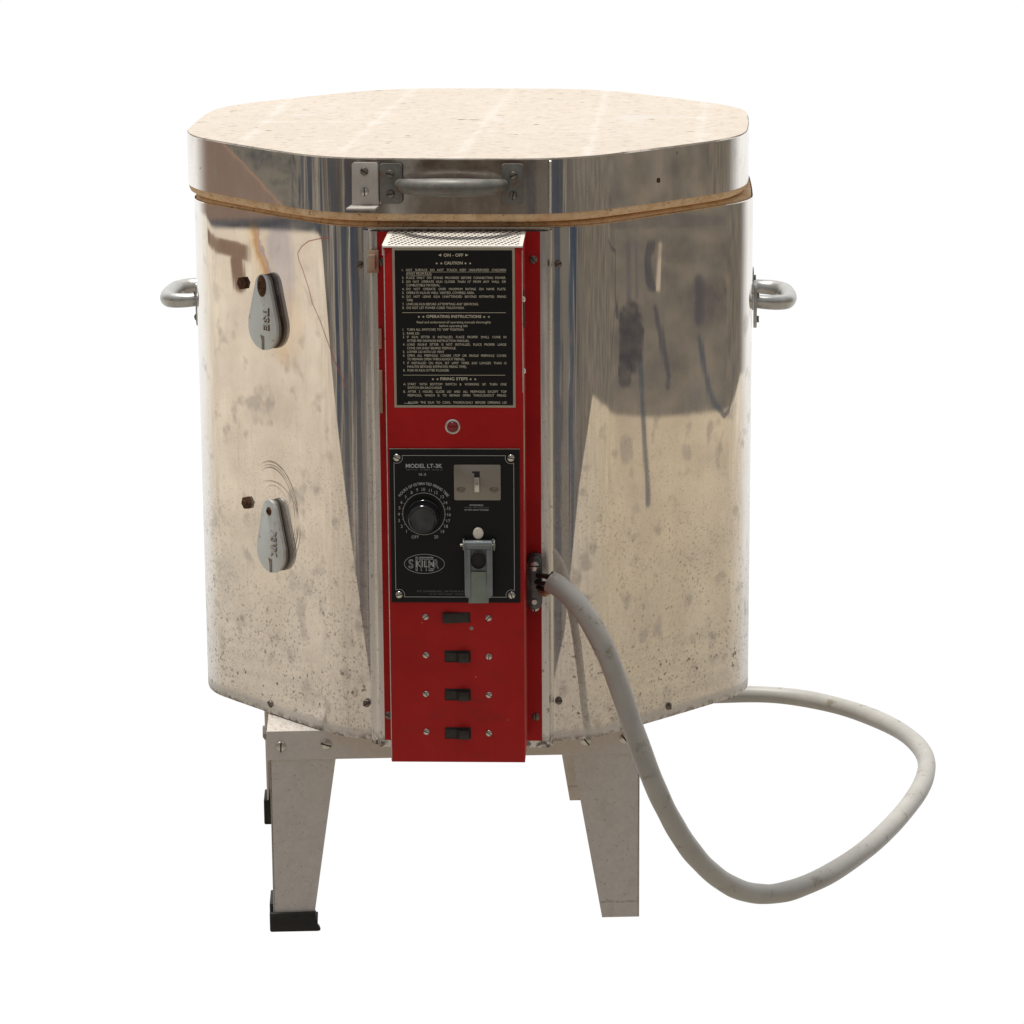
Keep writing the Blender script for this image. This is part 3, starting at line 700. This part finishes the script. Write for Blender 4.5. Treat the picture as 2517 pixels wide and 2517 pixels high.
row(1600,'START WITH BOTTOM SWITCH & WORKING UP. TURN ONE','A.'); row(1637,'SWITCH ON EACH HOUR',just=False,mx=370); row(1677,'AFTER 2 HOURS, CLOSE LID AND ALL PEEPHOLES EXCEPT TOP','B.')
row(1716,'PEEPHOLE, WHICH IS TO REMAIN OPEN THROUGHOUT FIRING.'); row(1790,'ALLOW THE KILN TO COOL THOROUGHLY BEFORE OPENING LID')
# scratch through the last line
sc0=[(u1(395,1797),z1(1797)),(u1(470,1800),z1(1800)),(u1(545,1793),z1(1793)),(u1(545,1797),z1(1797)),(u1(470,1806),z1(1806)),(u1(395,1801),z1(1801))]
mb.prism(sc0,yt-.0002,yt,'inkg')
ip=mb.build('instruction_plate',cb)
ip['label']='black instruction plate with cream lettering and border'

# indicator lamp
mb=MB(); mb.lathe([(.0083,0),(.0083,.0008),(.0070,.0016),(.0056,.0012),(.0054,.0)],'screw',32); lamp=mb.build('indicator_lamp',cb,loc=(-.0072,F,.3948))
mb=MB(); mb.lathe([(.0054,0),(.0054,.0026),(.0042,.0042),(.002,.0050),(0,.0052)],'lens',24); mb.build('lamp_lens',lamp)if False else None
o=mb.build('lamp_lens',cb,loc=(-.0072,F,.3948))

# timer panel
def u2(x,y): return -.0770+(x-237-(y-180)*.0158)*.0001058
def z2(y): return .3699-(y-180)*.0001097
mb=MB(); yq=F-.0022
mb.box(-.0768,.0657,yq,F,.1965,.3700,'black',.0004,1); yt2=yq-.0003
mb.box(-.0768,.0657,yq+.0004,yq+.0014,.37003,.3704,'frame')
# border line with notched corners
def poly(pts,wd,mat,closed=False,y=yt2):
    n=len(pts); i=mb.mi(mat)
    for a in range(n if closed else n-1):
        p=Vector(pts[a]); q=Vector(pts[(a+1)%n]); d=(q-p).normalized()*.5*wd; nn=Vector((-d.y,d.x))
        vs=[mb.bm.verts.new((c.x,y,c.y)) for c in (p-d*.6+nn,q+d*.6+nn,q+d*.6-nn,p-d*.6-nn)]; mb.bm.faces.new(vs).material_index=i
cs=[(-.0685,.3604),(.0562,.3603),(.0560,.2052),(-.0682,.2053)]
x0,x1_,za,zb2=-.0717,.0592,.3629,.2029; rr=.0062
pts=[]
for (cx_,cz_),(sx_,sz_) in zip(cs,((-1,1),(1,1),(1,-1),(-1,-1))):
    ex=x0 if sx_<0 else x1_; ez=za if sz_>0 else zb2
    # arc around the screw from one border to the other, on the inner side
    dx=abs(ex-cx_); dz=abs(ez-cz_)
    a0=math.asin(min(1,dz/rr)); a1=math.acos(min(1,dx/rr))
    # point on horizontal border: x=cx - sx*rr*cos(a0)
    arc=[]
    for j in range(13):
        # angle measured from inner horizontal axis: start on horizontal border, end on vertical border
        s0_=a0; s1_=-(PI/2)-(PI/2-a1)
        a=s0_+(s1_-s0_)*j/12
        arc.append((cx_-sx_*rr*math.cos(a),cz_+sz_*rr*math.sin(a)))
    if (sx_,sz_) in ((1,1),(-1,-1)): pts+=arc
    else: pts+=arc[::-1]
poly(pts,.00055,'inkg',closed=True)
stamp(mb,'MODEL LT-3K',u2(412,368),z2(369),yt2,.0043,'inkg',width=378*.0001058,bold=.02)
stamp(mb,'240 V.A.C. - 50 AMPS - 60 HZ 1\u03a6'.replace('\u03a6','0'),u2(420,395),z2(396),yt2,.0016,'inkd',width=370*.0001058,bold=.01)
stamp(mb,'UL',u2(548,447),z2(447),yt2,.0024,'inkg',width=.0042,bold=.02); stamp(mb,'LR',u2(600,447),z2(447),yt2,.0024,'inkg',width=.0026,bold=.02)
dc=(-.0397,.2973)
ringp=[(dc[0]+.0232*math.cos(2*PI*i/72),dc[1]+.0236*math.sin(2*PI*i/72)) for i in range(72)]
poly(ringp,.0006,'inkg',closed=True)
NUM={'OFF':(510,1080),'1':(420,1020),'2':(370,970),'3':(342,912),'4':(340,845),'5':(347,780),'6':(368,722),'7':(412,672),'8':(473,622),'9':(530,595),'10':(595,590),'11':(667,600),'12':(725,622),'13':(790,665),'14':(825,725),'15':(858,785),'16':(863,848),'17':(855,912),'18':(832,968),'19':(795,1025),'20':(728,1078)}
for s_,(x,y) in NUM.items(): stamp(mb,s_,u2(x,y),z2(y+16),yt2,.0034,'inkg',align='c',bold=.004,xs=.95)
for s_ in NUM:
    x,y=NUM[s_]
    if s_ in('OFF','20','10','9','8','11','12'): continue
    ax,az_=u2(x,y)-dc[0],z2(y)-dc[1]; l=math.hypot(ax,az_); poly([(dc[0]+ax/l*.0236,dc[1]+az_/l*.0236),(dc[0]+ax/l*.0248,dc[1]+az_/l*.0248)],.0004,'inkg')
txt='HOURS OF ESTIMATED FIRING TIME'; adv=[]
k_=.0033/capheight()
for ch_ in txt: adv.append(.30 if ch_==' ' else glyph(ch_,.012)[3]-glyph(ch_,.012)[2]+.09)
tot=sum(adv); a_=R(144.5); span=R(109); run=0
for ch_,ad in zip(txt,adv):
    mid=(run+ad/2)/tot; run+=ad
    if ch_==' ': continue
    a=a_-span*mid; rr2=.0317
    stamp(mb,ch_,dc[0]+rr2*math.cos(a),dc[1]+rr2*1.03*math.sin(a),yt2,.0029,'inkg',align='c',bold=.012,rot=a-PI/2,xs=.92)
stamp(mb,'WARNING',u2(1143,760),z2(760),yt2,.0020,'inkg',width=.0152,align='c',bold=.01)
stamp(mb,'NEVER FIRE THE KILN',u2(1147,782),z2(783),yt2,.0015,'inkd',width=.0265,align='c',bold=.012)
stamp(mb,'SITTER UNATTENDED',u2(1147,806),z2(807),yt2,.0015,'inkg',width=.0265,align='c',bold=.012)
ov=[(-.0398+.0221*math.cos(2*PI*i/64),.2406+.0109*math.sin(2*PI*i/64)) for i in range(64)]; poly(ov,.0005,'inkg',closed=True)
for ch_,xo,cp in zip('SITTER',(-.0148,-.0086,-.0035,.0020,.0073,.0132),(.0095,.0150,.0150,.0150,.0150,.0095)):
    stamp(mb,ch_,-.0398+xo,.2406-cp/2,yt2-.0001,cp,'inkg',width=.0022 if ch_=='I' else .0053,align='c',outline=.022)
stamp(mb,'KILN',-.0390,.2406-.0037,yt2-.0003,.0076,'inkg',width=.0195,align='c',bold=.0)
stamp(mb,'R',u2(785,1450),z2(1450),yt2,.0012,'inkd',align='c')
stamp(mb,'W.P. DAWSON INC., 399 THOR PLACE, BREA, CALIFORNIA',u2(527,1652),z2(1652),yt2,.0019,'inkd',width=793*.0001058,bold=.01)
stamp(mb,'U.S. PAT. NOS. 2,973,865   3,287,000   OTHER PATENTS',u2(655,1678),z2(1678),yt2,.0014,'inkd',width=560*.0001058,bold=.01)
# faint spot-weld marks
for x,y in ((1155,875),(905,805),(1400,810),(880,1105),(915,1280),(1410,1280),(835,1480)):
    q=[(u2(x,y)+.0016*math.cos(2*PI*i/14),z2(y)+.0020*math.sin(2*PI*i/14)) for i in range(14)]; poly(q,.0003,'inkd2' if False else 'slot',closed=True)
tp=mb.build('timer_panel',kiln)
tp['label']='square black timer panel with grey dial markings'
for x,z in cs: screw(tp,x,yq-.0001,z,.0041,'screw',h=.0020)
# knob
mb=MB(); mb.lathe([(.0190,0),(.0190,.0035),(.0180,.0045),(.0174,.0060),(.0164,.0170),(.0158,.0185),(.0145,.0195),(.0138,.0190),(.0130,.0182),(0,.0180)],'knob',48)
kb=mb.build('timer_knob',tp,loc=(-.0398,yq,.2950))
# toggle plate
mb=MB()
def rrect(x0,x1,z0,z1,r,n=5):
    o=[]
    for (cx_,cz_,a0) in ((x1-r,z1-r,0),(x0+r,z1-r,90),(x0+r,z0+r,180),(x1-r,z0+r,270)):
        for i in range(n+1): a=R(a0+90*i/n); o.append((cx_+r*math.cos(a),cz_+r*math.sin(a)))
    return o
mb.prism(rrect(-.0062,.0448,.3130,.3528,.0016),yq-.0010,yq,'plate',.0002)
tg=mb.build('toggle_plate',tp)
mb=MB(); mb.prism([(.0139,.3455),(.0221,.3455),(.0221,.3222),(.0160,.3222),(.0160,.3434),(.0139,.3434)],yq-.0012,yq-.0008,'slot'); mb.build('key_slot',tp)
mb=MB(); mb.box(.0161,.0218,yq-.0052,yq-.0008,.3228,.3392,'screw',.0007,2); mb.lathe([(.0016,0),(.0015,.0004),(0,.0005)],'plate',14,M4=tr(.0189,yq-.0052,.3325)); mb.build('toggle_lever',tp)
for x in (.0015,.0377):
    mb=MB(); mb.lathe([(.0052,0),(.0046,.0003),(.0030,.0006),(.0020,.0003),(0,.0003)],'darkscrew',20,M4=Matrix.Diagonal((1,1,.68,1))); mb.build('countersunk_screw',tp,loc=(x,yq-.0010,.3250))
# push button
mb=MB(); mb.lathe([(.0057,-.001),(.0057,.0030),(.0050,.0038),(0,.0040)],'white',28,M4=Matrix.Diagonal((1,1,1.12,1))); mb.build('push_button',tp,loc=(.0198,yq,.2760))
# weight flap
for xx,xb_ in ((.0042,.0030),(.0358,.0352)):
    mb=MB()
    mb.lathe([(.0052,0),(.0062,.0004),(.0062,.0014),(.0052,.0018),(0,.0018)],'tongue',20,M4=tr(xx-.0018 if xx<.02 else xx,yq-.0075,.2640)@rz(PI/2)@tr(0,-.0009,0))
    mb.tube([(xx-.004,yq-.0075,.2640),(xx+.003,yq-.0075,.2640)],.0016,'screw',10,sub=1)
    mb.box(xb_,xb_+.0015,yq-.0085,yq,.2585,.2695,'tongue')
    mb.build('hinge_bracket',tp)
mb=MB(); y0=yq-.0100
mb.tube([(.0055,yq-.0075,.2655),(.0350,yq-.0075,.2655)],.0040,'flap',14,sub=1)
# frame: two rails, a header, flared outwards towards the bottom
def P3(x,z,dy=0): # plane leaning out from the panel
    return (x,y0-(.2690-z)*.10-dy,z)
def slab(pts,mat,th=.0016,dy=0):
    b=bmesh.new(); f0=[b.verts.new(P3(x,z,dy)) for x,z in pts]; f1=[b.verts.new(Vector(P3(x,z,dy))+Vector((0,th,0))) for x,z in pts]; n=len(pts)
    b.faces.new(f0); b.faces.new(f1[::-1])
    for i in range(n): b.faces.new((f0[i],f1[i],f1[(i+1)%n],f0[(i+1)%n]))
    bmesh.ops.bevel(b,geom=b.edges[:],offset=.0003,segments=1,affect='EDGES'); mb.merge(b,mat,None)
slab([(.0052,.2688),(.0354,.2688),(.0354,.2600),(.0290,.2600),(.0290,.2350),(.0354,.2350),(.0356,.2090),(.0340,.2065),(.0072,.2065),(.0056,.2090),(.0052,.2350),(.0117,.2350),(.0117,.2600),(.0052,.2600)],'flap') if False else None
slab([(.0052,.2690),(.0354,.2690),(.0354,.2601),(.0052,.2601)],'flap')
slab([(.0052,.2599),(.0117,.2599),(.0117,.2062),(.0075,.2062),(.0056,.2085)],'flap'); slab([(.0290,.2599),(.0354,.2599),(.0356,.2085),(.0335,.2062),(.0290,.2062)],'flap')
slab([(.0119,.2599),(.0288,.2599),(.0288,.2352),(.0119,.2352)],'flap',dy=-.004)
mb.box(.0052,.0062,yq-.0145,yq-.0090,.2090,.2680,'flap',.0002,1); mb.box(.0346,.0356,yq-.0145,yq-.0090,.2090,.2680,'flap',.0002,1)
fl=mb.build('weight_flap',tp)
mb=MB(); mb.lathe([(.0086,0),(.0086,.0030),(.0080,.0033),(.0077,.0010),(0,.0010)],'slot',32,M4=tr(.0203,yq-.0105,.2480)@Matrix.Diagonal((1,1,1.15,1))); mb.build('sight_tube',tp)
mb=MB(); slab([(.0119,.2350),(.0288,.2350),(.0289,.2110),(.0314,.2060),(.0313,.2003),(.0092,.1998),(.0094,.2060),(.0118,.2110)],'tongue',dy=-.0012); mb.build('flap_tongue',tp)

# rocker switches
for i,(xa,xb,zt,zb_) in enumerate(((-.0207,.0101,.1846,.1725),(-.0190,.0100,.1409,.1268),(-.0193,.0097,.0966,.0826),(-.0195,.0095,.0518,.0380))):
    zc=(zt+zb_)/2; mb=MB()
    # recess
    mb.box(xa,xb,F-.0004,F+.0,zb_+.0005,zt,'slot')
    h2=.0055
    # rocker body as a bent profile in plan, extruded in z
    if i==0: pl=[(xa+.0005,F-.0045),(xa+.012,F-.0030),(xa+.022,F-.0010),(xb-.0025,F-.0004),(xb-.0025,F+.001),(xa+.0005,F+.001)]
    else: pl=[(xa+.0008,F-.0010),(xa+.013,F-.0018),(xa+.0165,F-.0075),(xb-.0045,F-.0085),(xb-.0018,F-.0070),(xb-.0018,F+.001),(xa+.0008,F+.001)]
    zl_,zh_=(zc-h2,zc+h2) if i==0 else (zc-.0052,zc+.0048)
    mb.prism(pl,zl_,zh_,'switch',.0006,axis='z')
    so=mb.build('rocker_switch',cb); 
    if i==0: so['label']='rocker switch tipped the other way'
for x,z in ((-.0394,.1794),(.0303,.1783),(-.0396,.1353),(.0302,.1338),(-.0401,.0904),(.0299,.0896),(-.0401,.0463),(.0296,.0449)):
    screw(cb,x,F,z,.0036,'screw')
# small dent left of the first switch
mb=MB(); mb.lathe([(.0022,0),(.0016,.0003),(0,.0003)],'plate',12); mb.build('paint_chip',cb,loc=(.0112,F,.1665))

# jacket screws
screw(kiln,.1048,-.3312,.0492,.0042,'darkscrew',h=.0022); screw(kiln,.1056,-.3312,.5551,.0042,'darkscrew',h=.0022)
screw(kiln,-.1160,-.3305,.0449,.0044,'darkscrew',h=.0022); screw(kiln,-.1155,-.3305,.5538,.0040,'darkscrew',h=.0022)
screw(kiln,-.0069,-APO-.0002,.0120,.0042,'darkscrew',k=-1,h=.0022); screw(kiln,-.0030,-APO-.0002,.0140,.0044,'darkscrew',k=1,h=.0022)
# peephole plugs
def plug(u0,zt,zb_,wd,tilt,glyph_txt,holer):
    mb=MB(); hgt=zt-zb_; rb=wd/2; rt=.0115; cz=zb_+rb; ct=zt-rt
    def out(k=1.0,d=0.0):
        o=[]; D=ct-cz; ph=math.asin((rb-rt)/D)
        for i in range(17): a=R(180)-ph*1+ (R(180)+2*ph)*i/16; o.append(((rb+d)*math.cos(a),cz+(rb+d)*math.sin(a)))
        for i in range(13): a=ph+(-0)+(R(180)-2*ph)*i/12; o.append(((rt+d)*math.cos(a),ct+(rt+d)*math.sin(a)))
        return o
    y1=-APO
    mb.prism(out(),y1-.0100,y1-.0055,'plug',.0008)
    mb.prism(out(d=-.0006),y1-.0054,y1-.0022,'plugside'); mb.prism(out(d=-.0012),y1-.0021,y1-.0002,'wire')
    # raised cast mark and slot in the face
    zc=ct-.030
    for j,ch_ in enumerate(glyph_txt):
        stamp(mb,ch_,0.0030,zc-j*.0092,y1-.0106,.0088,'screw',align='c',rot=-PI/2,outline=.075)
        stamp(mb,ch_,0.0036,zc-.0005-j*.0092,y1-.0101,.0090,'rust' if holer>.006 else 'plugside',align='c',rot=-PI/2,outline=.085)  # dark offset copy, rusty on one plug, puts shaded sides behind letters
    mb.box(-.0009,.0034,y1-.0104,y1-.0098,zb_+.0005,zb_+.0165,'plugside',.0006); mb.box(-.0036,-.0010,y1-.0110,y1-.0098,zb_+.012,zb_+.0175,'screw',.0006)
    mb.lathe([(holer,0),(holer*.8,.0010),(holer*.5,.0022),(holer*.35,.0008),(0,.0010)],'rust',18,M4=tr(0,y1-.0100,ct-.002)@Matrix.Diagonal((1,1,1.5 if holer>.006 else 1.1,1)))
    o=mb.build('peephole_plug',kiln,loc=(0,0,0)); o.matrix_local=rz(-PI/4)@tr(u0,0,0)@tr(0,0,(zt+zb_)/2)@ry(tilt)@tr(0,0,-(zt+zb_)/2)
    return o
p1=plug(.0075,.5290,.4410,.052,.02,'TSE',.0085); p1['label']='peephole plug with rust-ringed hole'
p2=plug(.0112,.2650,.1780,.050,.0,'XWX',.0048); p2['label']='clean grey peephole plug'
for z,u in ((.5120,-.0380),(.2511,-.0405)):
    mb=MB(); hx=[(.0078*math.cos(R(60*i+10)),.0078*math.sin(R(60*i+10))) for i in range(6)]
    mb.prism(hx,-.0045,0,'rust',.0010); mb.lathe([(.0040,.0044),(.0036,.0060),(0,.0062)],'rust',12)
    o=mb.build('hex_bolt',kiln); o.matrix_local=rz(-PI/4)@tr(u,-APO,z)
# side handles
def side_handle(k,dz):
    mb=MB(); y1=-APO
    for u in (-.058,.058):
        mb.prism([(u+a,b) for a,b in rrect(-.0085,.0085,-.0265,.0265,.006)],y1-.0055,y1-.0018,'cast',.0008)
    mb.tube([(-.052,y1-.003,.004),(-.053,y1-.016,.003),(-.050,y1-.030,.0022),(-.038,y1-.041,.001),(-.020,y1-.0445,0),(0,y1-.0455,0),(.020,y1-.0445,0),(.038,y1-.041,.001),(.050,y1-.030,.0022),(.053,y1-.016,.003),(.052,y1-.003,.004)],lambda t:(.0072+.0022*math.sin(PI*t),.0090+.0015*math.sin(PI*t)),'cast',18)
    h=mb.build('side_handle',kiln); h.matrix_local=rz(k*PI/4)@tr(0,0,dz)
    for u in (-.058,.058):
        for v in (.013,-.0165): screw(h,u,y1-.0055,v,.0040,'darkscrew',h=.0028)
    return h
side_handle(-2,.461); side_handle(2,.459)
# cord clamp
mb=MB(); cl=rrect(-.0085,.0085,-.0330,.0330,.0084,8)
mb.prism(cl,B-.010,B-.0012,'clampm',.0012,M4=tr(.0785,0,.1965)); mb.prism(rrect(-.0078,.0078,-.031,.031,.0077,8),B-.0220,B-.0135,'clampm',.0015,M4=tr(.0785,0,.1975))
mb.tube([(.0785,B-.010,.215),(.0785,B-.024,.215)],.003,'screw',10,sub=1); mb.tube([(.0785,B-.010,.176),(.0785,B-.024,.176)],.003,'screw',10,sub=1)
cc_=mb.build('cord_clamp',kiln)
screw(cc_,.0785,B-.0222,.2180,.0055,'screw',ang=0,h=.0035); screw(cc_,.0785,B-.0105,.1670,.0055,'screw',ang=PI/2,h=.0035)
# power cord (kiln-local coordinates)
def loc_(x,y,z):
    c,s_=math.cos(-KR),math.sin(-KR); return (x*c-y*s_,x*s_+y*c,z)
CAB=[(.0965,-.381,.2045),(.1080,-.386,.1990),(.1215,-.391,.1895),(.1400,-.394,.1680),(.1604,-.392,.1282),(.1755,-.388,.0817),(.1905,-.384,.0319)]
CAB+=[(0.2085, -0.3899, -0.0183), (0.2206, -0.3799, -0.05), (0.2329, -0.3664, -0.08), (0.2465, -0.3557, -0.108), (0.2609, -0.3403, -0.134), (0.278, -0.3183, -0.16), (0.2961, -0.2917, -0.184), (0.317, -0.2621, -0.206), (0.3389, -0.2293, -0.222), (0.3622, -0.2002, -0.232), (0.3857, -0.1734, -0.237), (0.4337, -0.1141, -0.238), (0.4854, -0.0168, -0.238), (0.5358, 0.1264, -0.238), (0.5702, 0.2567, -0.238), (0.582, 0.3592, -0.238), (0.5613, 0.4657, -0.238)]
CAB=[(x*(1+.020*max(0,min(1,(x-.45)/.12))),y,z) for x,y,z in CAB]
GR=[(.538,.536),(.471,.602),(.405,.63),(.33,.622),(.20,.60),(.05,.57)]
pts=CAB+[loc_(x,y,-.238) for x,y in GR]
for _ in range(1):
    pts=[pts[0],pts[1]]+[tuple((a+2*b+c)/4 for a,b,c in zip(pts[i-1],pts[i],pts[i+1])) for i in range(2,len(pts)-1)]+[pts[-1]]
mb=MB(); mb.tube(pts,lambda t:.01215+.0004*math.sin(t*90)*math.sin(t*37),'cable',20,sub=8)
mb.tube([(.0962,-.3812,.2046),(.0975,-.3816,.2040)],.0110,'paper',16,sub=1)
cord=mb.build('power_cord',kiln); cord['label']='thick grey cable looping to the right'
mb=MB()
for (a,b,c) in (((.080,-.360,.206),(.088,-.372,.2085),(.0985,-.381,.2095)),((.080,-.362,.199),(.088,-.374,.200),(.0985,-.383,.2025)),((.080,-.360,.193),(.089,-.371,.193),(.0985,-.379,.198))):
    mb.tube([a,b,c],.0028,'wire',10)
mb.tube([(.086,-.368,.1875),(.092,-.376,.1890),(.0980,-.381,.1970)],.0034,'paper',8); mb.tube([(.092,-.376,.206),(.0975,-.382,.2125),(.0995,-.386,.2165)],.0012,'wire',6)
mb.build('bare_wires',kiln)

# lid
LK=dict(a=.3300,r=.155,loc=(-.0045,-.0240,0),rz=-.033)
lid=empty('lid',(0,0,0)); lid.parent=kiln; lid.location=LK['loc']; lid.rotation_euler=(0,0,LK['rz'])
OL=outline(LK['a'],LK['r'],5.0); ZB,ZT=.6147,.6747
mb=MB(); n_=len(OL)
tj=jit(scaled(OL,.0016),.0005,5)
mb.quads([ring(scaled(OL,.020),.6050),ring(jit(scaled(OL,.0065),.0006,3),.6054),ring(jit(scaled(OL,.0026),.0006,4),.6078),ring(jit(scaled(OL,.0012),.0004,6),.6110),ring(scaled(OL,.0012),ZB+.004),ring(scaled(OL,.0012),ZT-.004)],'brick',closed=True)
V=mb.quads([ring(scaled(OL,.0012),ZT-.004),ring(scaled(OL,.0012),ZT-.0006),ring(tj,ZT+.0012),ring(jit(scaled(OL,.005),.0004,7),ZT+.0016)],'bricktop',closed=True)
f=mb.bm.faces.new(V[-1]); f.material_index=mb.mi('bricktop')
mb.prism(scaled(OL,.020),.6051,.607,'brick',axis='z')
mb.build('brick_slab',lid,sharp=60)
mb=MB()
mb.quads([ring(scaled(OL,.001),ZB+.0008),ring(OL,ZB),ring(OL,ZB+.02),ring(OL,ZB+.04),ring(OL,ZT-.0003),ring(scaled(OL,.0010),ZT)],'band',closed=True)
mb.build('steel_band',lid,sharp=12)
# band overlap seam
mb=MB(); mb.box(.1120,.1145,-.3283,-.3255,ZB+.001,ZT-.001,'channel',.0004,1); mb.build('band_seam',lid)
# stop bracket + pull handle (lid-local: facet y = -.3276)
def pt(x): return x+.004   # kiln to lid x
ylid=-LK['a']+.0003
mb=MB(); xb0,xb1=-.1050,-.0755
brk=[(xb0,.6247),(xb1,.6250),(xb1,.6690),(xb1-.0015,.6715),(xb0+.003,.6718),(xb0+.0005,.6700)]
mb.prism(brk,ylid-.0034,ylid-.0012,'bracket',.0003)
mb.prism([(xb0-.0015,ylid-.0012),(xb1+.0005,ylid-.0012),(xb1-.0015,ylid-.0250),(xb0-.0040,ylid-.0250)],.6222,.6244,'bracket',.0003,axis='z')
br=mb.build('stop_bracket',lid)
screw(br,-.0908,ylid-.0034,.6620,.0046,'darkscrew',h=.0028); screw(br,-.0908,ylid-.0034,.6394,.0046,'screw',h=.0028)
mb=MB()
for x0_,x1_ in ((-.0737,-.0490),(.0603,.0842)):
    mb.prism(rrect(x0_,x1_,.6266,.6710,.0030),ylid-.0062,ylid-.0018,'pull',.0010)
mb.tube([(-.0530,ylid-.006,.6480),(-.0480,ylid-.012,.6480),(-.0410,ylid-.022,.6482),(-.0280,ylid-.031,.6485),(-.0080,ylid-.036,.6490),(.0060,ylid-.037,.6490),(.0200,ylid-.036,.6490),(.0400,ylid-.031,.6485),(.0520,ylid-.022,.6482),(.0590,ylid-.012,.6480),(.0640,ylid-.006,.6480)],
  lambda t:(.0058+.0046*math.sin(PI*t),.0058+.0046*math.sin(PI*t)),'pull',20)
lh=mb.build('pull_handle',lid); lh['label']='worn dark metal pull handle'
for x,z in ((-.0620,.6598),(-.0618,.6375),(.0732,.6585),(.0728,.6362)): screw(lh,x,ylid-.0062,z,.0046,'darkscrew',h=.0030)
# nail head on the band at the right
o=screw(lid,-.006,ylid,.6395,.0030,'rust',k=1,h=.001,name='rivet')

# ------------------------------------------------------------------ stand
stand=empty('kiln_stand',(-.2495,-.2840,0),.034)
stand['label']='low grey painted metal stand with tapered legs, carrying the kiln'
stand['category']='stand'
W_,D_,HR,LG=.4385,.437,.0362,.240; th=.0022
def rail(M4):
    mb=MB(); mb.box(0,W_,0,th,-HR,-.0006,'grey',.0005,1,M4); mb.box(.0005,W_-.0005,th,.075,-.0030,-.0008,'greywhite',0,1,M4)
    return mb.build('rail',stand)
rail(None); rail(tr(W_,D_,0)@rz(PI)); 
def rail2(x0,x1):
    mb=MB(); mb.box(x0,x1,th+.0006,D_-th-.0006,-HR,-.0034,'grey',.0004,1); return mb.build('rail',stand)
rail2(.0003,.0003+th); rail2(W_-th-.0003,W_-.0003)
def leg(fx,fy,L,wt,wb,foot):
    M4=(tr(-.0185 if fx>0 else -.0128,0,0) if fy<0 else tr(0,0,0))@tr(W_/2,D_/2,0)@Matrix.Diagonal((fx,fy,1,1))@tr(-W_/2,-D_/2,0)
    mb=MB(); o=.0030
    # front sheet and side sheet of the bent leg, behind the rail
    mb.prism([(o,-.004),(o+wt,-.004),(o+wt,-HR),(o+wb+.0015,-L),(o+.0008,-L)],th+.0005,th*2+.0003,'legpaint',0,M4)
    mb.prism([(th+.0005,-.004),(th+.0005+wt,-.004),(th+.0005+wt,-HR),(th+.0005+wb,-L),(th+.0005,-L)],o-.0001,o+th-.0004,'legpaint',0,M4,axis='x')
    l=mb.build('leg',stand)
    if foot:
        mb=MB(); z0,z1=-L-.0105,-L+.0125
        ft=[(o-.0045,z0+.002),(o-.0045,z1),(o+wb+.0045,z1+.0008),(o+wb+.0050,z0+.0085),(o+wb+.0085,z0+.0045),(o+wb+.0095,z0+.0010),(o+wb+.007,z0),(o-.003,z0)]
        mb.prism(ft,-.0015,.0065,'rubber',.0008,M4); mb.box(o-.0045,o+.006,.0066,wb+.008,z0+.001,z1+.010,'rubber',.0012,2,M4)
        mb.box(o-.0040,o+wb+.006,.0066,wb+.008,z0+.0002,z0+.0045,'rubber',.0012,2,M4)
        f=mb.build('rubber_foot',l)
    return l
leg(1,1,LG-.002,.0770,.0455,True); leg(-1,1,LG,.0795,.0425,False); leg(-1,-1,LG,.0775,.0430,False); leg(1,-1,LG-.002,.0770,.0455,True)
screw(stand,.0165,0,-.0195,.0064,'screw',ang=1.6,h=.0026); screw(stand,.0690,0,-.0180,.0064,'screw',ang=.30,h=.0026)
screw(stand,.3720,0,-.0190,.0064,'screw',ang=.9,h=.0022); screw(stand,.4180,0,-.0178,.0064,'screw',ang=.9,h=.0022)
for y,z in ((.028,-.010),(.060,-.011)):
    mb=MB(); hx=[(.0075*math.cos(R(60*i)),.0075*math.sin(R(60*i))) for i in range(6)]; mb.prism(hx,-.0055,0,'plate',.0006,M4=rz(-PI/2)); o=mb.build('hex_bolt',stand,loc=(.0003,y,z-(y-.028)*.35))

# ------------------------------------------------------------------ light & camera
s=bpy.data.lights.new('sun','SUN'); s.energy=3.4; s.angle=R(10); s.color=(1,.955,.89)
so=bpy.data.objects.new('sun',s); col.objects.link(so)
d=Vector((.12,-.05,-1.0)); so.rotation_euler=d.to_track_quat('-Z','Y').to_euler()
CX,CY,CZ,YAW,PIT,ROL,FF=0.01619,-3.99499,1.17632,0.00585,0.24213,-0.00645,3.2606
cy_,sy_=math.cos(YAW),math.sin(YAW); cp,sp_=math.cos(PIT),math.sin(PIT); cr,sr=math.cos(ROL),math.sin(ROL)
fv=Vector((sy_*cp,cy_*cp,-sp_)); r0=Vector((cy_,-sy_,0)); u0=r0.cross(fv)
rv=cr*r0+sr*u0; uv=-sr*r0+cr*u0
cam=bpy.data.cameras.new('camera'); cam.sensor_width=36; cam.lens=36*FF; cam.clip_end=100; cam.clip_start=.05
co=bpy.data.objects.new('camera',cam); col.objects.link(co)
m4=Matrix((rv,uv,-fv)).transposed().to_4x4(); m4.translation=(CX,CY,CZ); co.matrix_world=m4
scene.camera=co
vs=scene.view_settings; vs.view_transform='Standard'; vs.look='None'; vs.exposure=0; vs.gamma=1; vs.use_curve_mapping=False
scene.render.film_transparent=False
